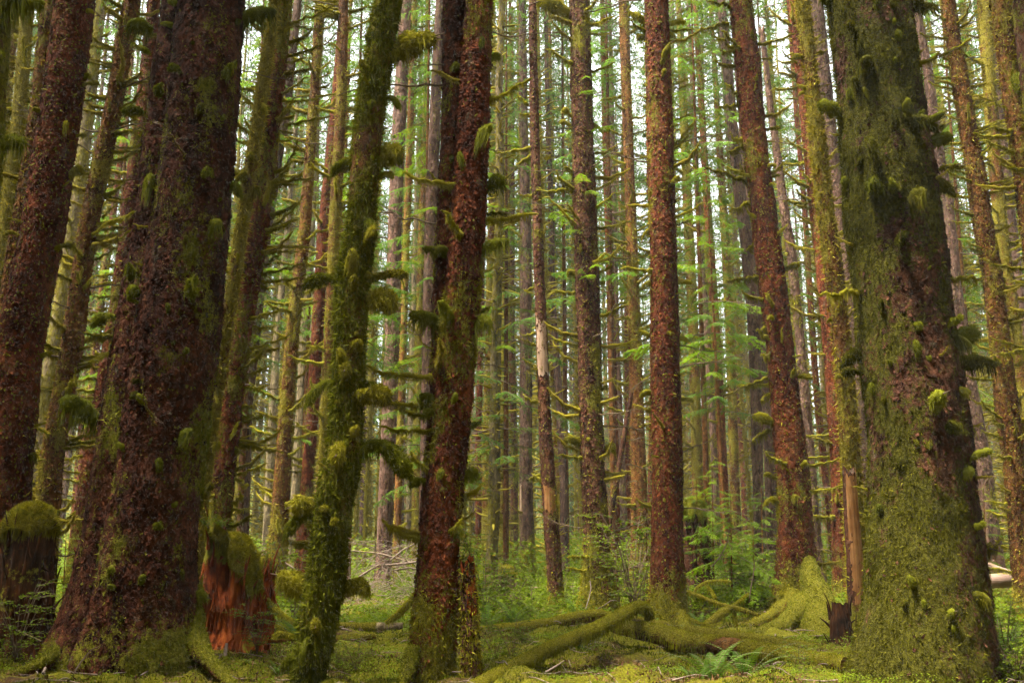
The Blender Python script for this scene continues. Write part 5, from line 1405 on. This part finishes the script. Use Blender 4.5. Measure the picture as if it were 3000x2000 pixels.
sapling('bright young hemlock with layered sprays, right of the smooth red spruce', 2085, 1345, 1660, 25, 1.5, 30, z0=.30)
sapling('wide young hemlock spreading low above the tangle of dead limbs', 2140, 1440, 1700, 23.6, 2.1, 30, z0=.15)
sapling('young hemlock just left of the leaning red spruce, above the tangle', 2205, 1520, 1710, 24.4, 1.7, 24, z0=.15)
sapling('young hemlock growing on the nurse stump', 2040, 1390, 1500, 24.9, .9, 14, z0=.05, base_z=ST3.location.z + 2.0)
sapling('slim young hemlock left of the smooth red spruce', 1892, 1395, 1640, 27, 1.1, 20, z0=.25)
sapling('young hemlock half behind the leaning bare red spruce', 2230, 1420, 1680, 29, 1.4, 24, z0=.2)
sapling('young hemlock with light sprays behind the narrow moss-fringed trunk', 1840, 1500, 1690, 34, 1.2, 18)
sapling('small young hemlock beyond the squat stump', 195, 1560, 1720, 22, 1.0, 18)
sapling('small young hemlock right of the tall orange snag', 2550, 1480, 1690, 24, 1.0, 18)
sapling('small young hemlock in the gap at the far right', 2880, 1420, 1650, 30, 1.1, 18)

# taller hemlocks whose bright boughs hang between the trunks
for u, vt, D, w, z0, nb, lab in [(1235, -200, 33, 2.6, .14, 70, 'tall hemlock with bright boughs between the shaggy trunk and the forked spruce'),
                                 (1482, -100, 40, 3.0, .16, 70, 'tall hemlock with bright layered boughs right of the forked spruce'),
                                 (700, -150, 33, 2.4, .22, 60, 'tall hemlock with bright boughs among the limbs of the moss-streaked tree'),
                                 (1020, -300, 36, 3.0, .30, 70, 'tall hemlock with dark boughs behind the top of the shaggy trunk'),
                                 (1800, -400, 38, 3.6, .36, 80, 'tall hemlock filling the gap right of the dark scaly spruce'),
                                 (2075, -250, 36, 3.4, .30, 80, 'tall hemlock with bright green boughs right of the smooth red spruce'),
                                 (2290, -200, 40, 3.0, .30, 64, 'tall hemlock behind the thin grey broken-topped snag'),
                                 (2880, -200, 38, 2.8, .25, 64, 'tall hemlock with dark boughs at the right between two trunks'),
                                 (290, -200, 40, 2.8, .25, 60, 'tall hemlock between the two red-brown trunks at left'),
                                 (880, -250, 44, 3.0, .35, 64, 'tall hemlock in the light gap at upper left of centre'),
                                 (2130, 480, 33, 2.0, .40, 44, 'shorter hemlock with drooping sprays left of the leaning bare red spruce'),
                                 (1660, -200, 50, 3.2, .40, 64, 'tall hemlock farther back behind the thin stripped stem'),
                                 (1330, -300, 52, 3.4, .35, 64, 'tall hemlock farther back behind the forked spruce')]:
    sapling(lab, u, vt, 1660, D, w * 1.35, int(nb * 1.0), z0, 'taller hemlocks between the trunks', lean=(1500 - u) * .10, sp=.6)

# grey brush of dead branches left of the forked spruce
mb = MB(); r = np.random.default_rng(5)
for k in range(420):
    u = r.uniform(1020, 1260); v = r.uniform(1580, 1780); D = r.uniform(26, 36)
    p, _ = at(u, v, D); p[2] = max(p[2], g1(p[0], D)) 
    L = r.uniform(.3, 1.9); a = r.uniform(0, 2 * PI); e_ = r.normal(0, .45)
    tt = np.linspace(0, 1, 6)
    path = p + np.stack([L * tt * math.cos(a) * math.cos(e_), L * tt * math.sin(a) * .6, L * tt * math.sin(e_) - .3 * L * tt ** 2], 1) + np.cumsum(r.normal(0, .02, (6, 3)), 0)
    V, F, _ = tube(path, (.004 + .010 * r.random() ** 3) * (1.2 - tt), 4); mb.add(V, F, 0, .5, 0)
o = obj('dead_brushwood', mb.mesh('dead_brushwood', [GREYTWIG])); tag(o, 'grey thicket of dead branches left of the forked spruce', 'brushwood', kind='stuff')
for k, pts in enumerate([[(1030, 1612, 30, 4), (1110, 1620, 30, 5), (1200, 1645, 30, 4)], [(1145, 1640, 28, 5), (1180, 1610, 28, 5), (1215, 1592, 28, 4)], [(1130, 1655, 27, 7), (1190, 1650, 27, 7), (1250, 1640, 27, 5)], [(1150, 1670, 27, 6), (1200, 1662, 27, 6), (1245, 1672, 27, 4)], [(1050, 1690, 27, 6), (1090, 1665, 27, 6), (1110, 1655, 27, 4)], [(835, 1648, 26, 5), (860, 1664, 26, 6), (885, 1690, 26, 5)], [(800, 1725, 24, 3), (830, 1690, 24, 4), (850, 1682, 24, 3)]]):
    log('dead grey branch lying in the brushwood thicket', pts, GREYTWIG, moss=0, coat=0, ns=6, name='fallen_branch', cat='branch', seed=80 + k, n=16, group='dead grey branches in the brushwood')

# ================================================================== THE WOOD BEHIND
def bg_trunk(seed, kind, H=52.0):
    r = np.random.default_rng(seed)
    mb = MB()
    ns, n = 12, 110
    z = np.r_[np.linspace(-.5, 34, 90), np.linspace(34.5, H, 20)]
    R_ = np.interp(z, [-.5, .3, 1.2, 15, 35, H], [1.35, 1.15, 1.0, .82, .5, .05])
    th = np.arange(ns) * 2 * PI / ns
    cx = .5 * fbm(np.stack([z * .12, z * 0 + seed, z * 0], 1), 2, seed); cy = .5 * fbm(np.stack([z * .12, z * 0 + seed + 9, z * 0], 1), 2, seed)
    rr = R_[:, None] * .25 * (1 + .12 * fbm(np.stack([np.repeat(z, ns) * 2, np.tile(np.cos(th), n) * 2, np.tile(np.sin(th), n) * 2], 1), 2, seed).reshape(n, ns) * 2)
    V = np.stack([cx[:, None] + np.cos(th) * rr, cy[:, None] + np.sin(th) * rr, np.repeat(z[:, None], ns, 1)], -1).reshape(-1, 3)
    F = grid_faces(n, ns)
    mo = {'mossy': .75, 'red': .3, 'purple': .12, 'pale': .45}[kind]
    m = np.clip(mo + .8 * fbm(V * np.array([1, 1, .5]), 3, seed), 0, 1)
    mb.add(V, F, 0, .5, m)
    nst = {'mossy': 330, 'red': 170, 'purple': 60, 'pale': 220}[kind]
    for k in range(nst):
        zz = 1 + 30 * r.random(); a = r.uniform(0, 2 * PI); L = r.uniform(.25, 1.0) if kind != 'purple' else r.uniform(.2, 1.2)
        c = np.array([np.interp(zz, z, cx), np.interp(zz, z, cy), zz]); rad = np.interp(zz, z, R_) * .25
        tt = np.linspace(0, 1, 5); dr = np.array([math.cos(a), math.sin(a), 0])
        path = c + dr * rad * .8 + dr * L * tt[:, None] + np.array([0, 0, 1]) * (L * (r.uniform(-.25, .45) * tt + r.uniform(-.3, .3) * tt ** 2))[:, None]
        thick = r.uniform(.035, .075) if kind in ('mossy', 'pale') else r.uniform(.015, .035)
        Vv, Ff, _ = tube(path, thick * (1 - .5 * tt) * np.array([1, 1, 1.1, .9, .35]), 5)
        mb.add(Vv, Ff, 1 if kind != 'purple' else 2, .6 * r.random() + .2, 1)
    bl = {'mossy': 3600, 'red': 1300, 'purple': 250, 'pale': 2200}[kind]
    Ps, Ns, ix = sample_surface(V, F, bl, np.clip(V[F[:, 0], 2] < 33, .0, 1) * np.clip(m[F[:, 0]], .15, 1))
    BV, BF = blades(Ps, Ns, r.uniform(.06, .22, len(Ps)), r.uniform(.025, .07, len(Ps)), .1, .8, .6)
    mb.add(BV, BF, 1, np.repeat(.2 + .7 * r.random(len(Ps)), 3), 1)
    # thin dead boughs higher up
    for k in range(44):
        zz = 6 + 18 * r.random(); a = r.uniform(0, 2 * PI); L = r.uniform(.8, 2.4)
        c = np.array([np.interp(zz, z, cx), np.interp(zz, z, cy), zz]); tt = np.linspace(0, 1, 6); dr = np.array([math.cos(a), math.sin(a), 0])
        path = c + dr * L * tt[:, None] + np.array([0, 0, 1]) * (L * (.1 * tt - .35 * tt ** 2))[:, None]
        Vv, Ff, _ = tube(path, .03 * (1 - .75 * tt), 4); mb.add(Vv, Ff, 2, .5, 0)
    return mb.mesh('trunk', [BARK[{'mossy': 'brown', 'red': 'red', 'purple': 'purple', 'pale': 'pale'}[kind]], GOLD, TWIG])


BGT = {k: [bg_trunk(500 + 20 * i + j, k) for j in range(3)] for i, k in enumerate(['mossy', 'red', 'purple', 'pale'])}
BGL = {'mossy': 'distant yellow mossy trunk bristling with stubs, one of many in the wood behind', 'red': 'distant straight red-brown trunk, one of many in the wood behind',
       'purple': 'distant smooth grey-purple trunk, one of many in the wood behind', 'pale': 'distant pale stubby trunk, one of many in the wood behind'}
r = np.random.default_rng(99)
placed = [(T.base[0], T.base[1]) for T in TREES.values()]
cnt = 0
for k in range(4000):
    if cnt >= 240:
        break
    y = 38 + 66 * r.random() ** .8; x = r.uniform(-.66, .66) * y
    md = 1.6 + .012 * y
    if any((x - a) ** 2 + (y - b) ** 2 < md * md for a, b in placed):
        continue
    placed.append((x, y)); cnt += 1
    kind = r.choice(['mossy', 'red', 'purple', 'pale'], p=[.60, .17, .10, .13])
    gz = g1(x, y)
    e = thing('spruce_tree', BGL[kind], 'tree', (x, y, gz), 'far ' + {'mossy': 'mossy', 'red': 'red-brown', 'purple': 'grey-purple', 'pale': 'pale'}[kind] + ' trunks')
    s = r.uniform(.42, 1.05) * (1.15 if kind != 'mossy' else .95); hz = r.uniform(.9, 1.2)
    rz = r.uniform(0, 6.28)
    e.rotation_euler = (r.normal(0, .022), r.normal(0, .022), rz)
    obj('trunk', BGT[kind][r.integers(3)], e, (0, 0, 0), (0, 0, 0), (s, s, hz))
    cb = r.uniform(12, 24) if r.random() < (.15 if y < 60 else .8) else r.uniform(30, 40)
    Hc = 54 * hz - cb
    obj('crown', CROWN[r.integers(6)], e, (0, 0, cb), (0, 0, 0), (r.uniform(.9, 1.2), r.uniform(.9, 1.2), Hc / 28.0))

# the far wood: trunks and foliage that read as one mass
LC = crown_mesh(700, H=40.0, rad=4.2, step=.9, per=4, cards=26, mat=NEEDLE)
n_ = len(LC.vertices); co = np.empty(n_ * 3, np.float32); LC.vertices.foreach_get('co', co); co = co.reshape(-1, 3)
tris = [p.vertices[:] for p in LC.polygons if len(p.vertices) == 3]; tris = np.array(tris)
va = np.empty(n_, np.float32); LC.attributes['var'].data.foreach_get('value', va)
mb = MB()
for k in range(420):
    y = 110 + 110 * r.random() ** 1.3; x = r.uniform(-.72, .72) * y
    gz = g1(x, y); a = r.uniform(0, 6.28); s = r.uniform(.9, 1.3)
    C_ = co * np.array([s * 1.25, s * 1.25, r.uniform(1.1, 1.65)]); ca, sa = math.cos(a), math.sin(a)
    C_ = np.stack([C_[:, 0] * ca - C_[:, 1] * sa + x, C_[:, 0] * sa + C_[:, 1] * ca + y, C_[:, 2] + gz + r.uniform(-.5, 2.5)], 1)
    mb.add(C_, tris, 0, va, 0)
    tt = np.linspace(0, 1, 6)
    V, F, _ = tube(np.stack([x + tt * 0, y + tt * 0, gz - .5 + tt * 50], 1), .38 * s * (1 - .85 * tt) + .02, 7); mb.add(V, F, 1, .5, .4)
o = obj('far_wood', mb.mesh('far_wood', [NEEDLE, BARK['brown']])); tag(o, 'far-off mass of conifers closing the view', 'wood', kind='stuff')

# unseen rest of the wood, added thick around the camera to shade the foreground
mb = MB()
for k in range(2200):
    y = r.uniform(-46, 30); x = r.uniform(-42, 42)
    if abs(x) < .62 * max(y, 0) + 6.5 * (y > -8) or (y <= -8 and x * x + y * y < 80) or any((x - a) ** 2 + (y - b) ** 2 < 4.6 for a, b in placed):
        continue
    placed.append((x, y))
    gz = g1(x, y); a = r.uniform(0, 6.28); s = r.uniform(.9, 1.3)
    C_ = co * np.array([s, s, .95]); ca, sa = math.cos(a), math.sin(a)
    C_ = np.stack([C_[:, 0] * ca - C_[:, 1] * sa + x, C_[:, 0] * sa + C_[:, 1] * ca + y, C_[:, 2] + gz + r.uniform(3, 10)], 1)
    mb.add(C_, tris, 0, va, 0)
    tt = np.linspace(0, 1, 6)
    V, F, _ = tube(np.stack([x + tt * 0, y + tt * 0, gz - .5 + tt * 46], 1), .36 * s * (1 - .85 * tt) + .02, 9); mb.add(V, F, 1, .5, .4)
o = obj('unseen_shade_wood', mb.mesh('unseen_shade_wood', [NEEDLE, BARK['brown']])); tag(o, 'unseen rest of the conifer wood, added around the camera to shade the foreground', 'wood', kind='stuff')

# ================================================================== AIR
HAZE = .00040
if HAZE:
    hm, nt = nmat('forest haze')
    pv = nd(nt, 'ShaderNodeVolumePrincipled', Color=rgb((.93, 1.0, .93)), Density=HAZE)
    o_ = nt.nodes.new('ShaderNodeOutputMaterial'); nt.links.new(pv.outputs[0], o_.inputs['Volume'])
    x0, x1, y0, y1, z0, z1 = -450, 450, -80, 520, -3, 85
    V = [(x, y, z) for z in (z0, z1) for y in (y0, y1) for x in (x0, x1)]
    mb = MB(); mb.add(V, [(0, 2, 3, 1), (4, 5, 7, 6), (0, 1, 5, 4), (2, 6, 7, 3), (0, 4, 6, 2), (1, 3, 7, 5)])
    ho = obj('haze', mb.mesh('haze', [hm])); ho['kind'] = 'stuff'

# ================================================================== LIGHT, SKY, CAMERA
w = bpy.data.worlds.new('World'); scene.world = w; w.use_nodes = True
nt = w.node_tree; nt.nodes.clear()
SUN_EL, SUN_AZ = 70.0, -118.0          # azimuth from +Y toward +X
sky = nt.nodes.new('ShaderNodeTexSky'); sky.sky_type = 'NISHITA'; sky.sun_disc = False
sky.sun_elevation = R(SUN_EL); sky.sun_rotation = R(SUN_AZ); sky.air_density = 1.0; sky.dust_density = 3.0; sky.ozone_density = 1.0
hs = nd(nt, 'ShaderNodeHueSaturation', Saturation=.12, Color=sky.outputs[0])
bg = nd(nt, 'ShaderNodeBackground', Color=hs.outputs[0], Strength=.055)
nd(nt, 'ShaderNodeOutputWorld', Surface=bg.outputs[0])
sl = bpy.data.lights.new('sun', 'SUN'); sl.energy = 1.5; sl.angle = R(14); sl.color = (1.0, .93, .80)
so = bpy.data.objects.new('sun', sl); COL.objects.link(so)
sd = Vector((math.sin(R(SUN_AZ)) * math.cos(R(SUN_EL)), math.cos(R(SUN_AZ)) * math.cos(R(SUN_EL)), math.sin(R(SUN_EL))))
so.rotation_euler = (-sd).to_track_quat('-Z', 'Y').to_euler()

cam = bpy.data.cameras.new('camera'); co_ = bpy.data.objects.new('camera', cam); COL.objects.link(co_)
cam.sensor_width = 36.0; cam.lens = 36.0 * FP / 3000.0; cam.clip_start = .1; cam.clip_end = 2000
co_.location = (0, 0, CH); co_.rotation_euler = (PI / 2 + TH, 0, 0)
scene.camera = co_
scene.view_settings.view_transform = 'Standard'; scene.view_settings.look = 'None'
scene.view_settings.gamma = 1.0; scene.view_settings.exposure = EXPO = 4.15
scene.cycles.use_denoising = True
scene.cycles.max_bounces = 6; scene.cycles.diffuse_bounces = 3; scene.cycles.transmission_bounces = 3; scene.cycles.glossy_bounces = 2
scene.cycles.use_light_tree = False
scene.cycles.sample_clamp_indirect = 4.0
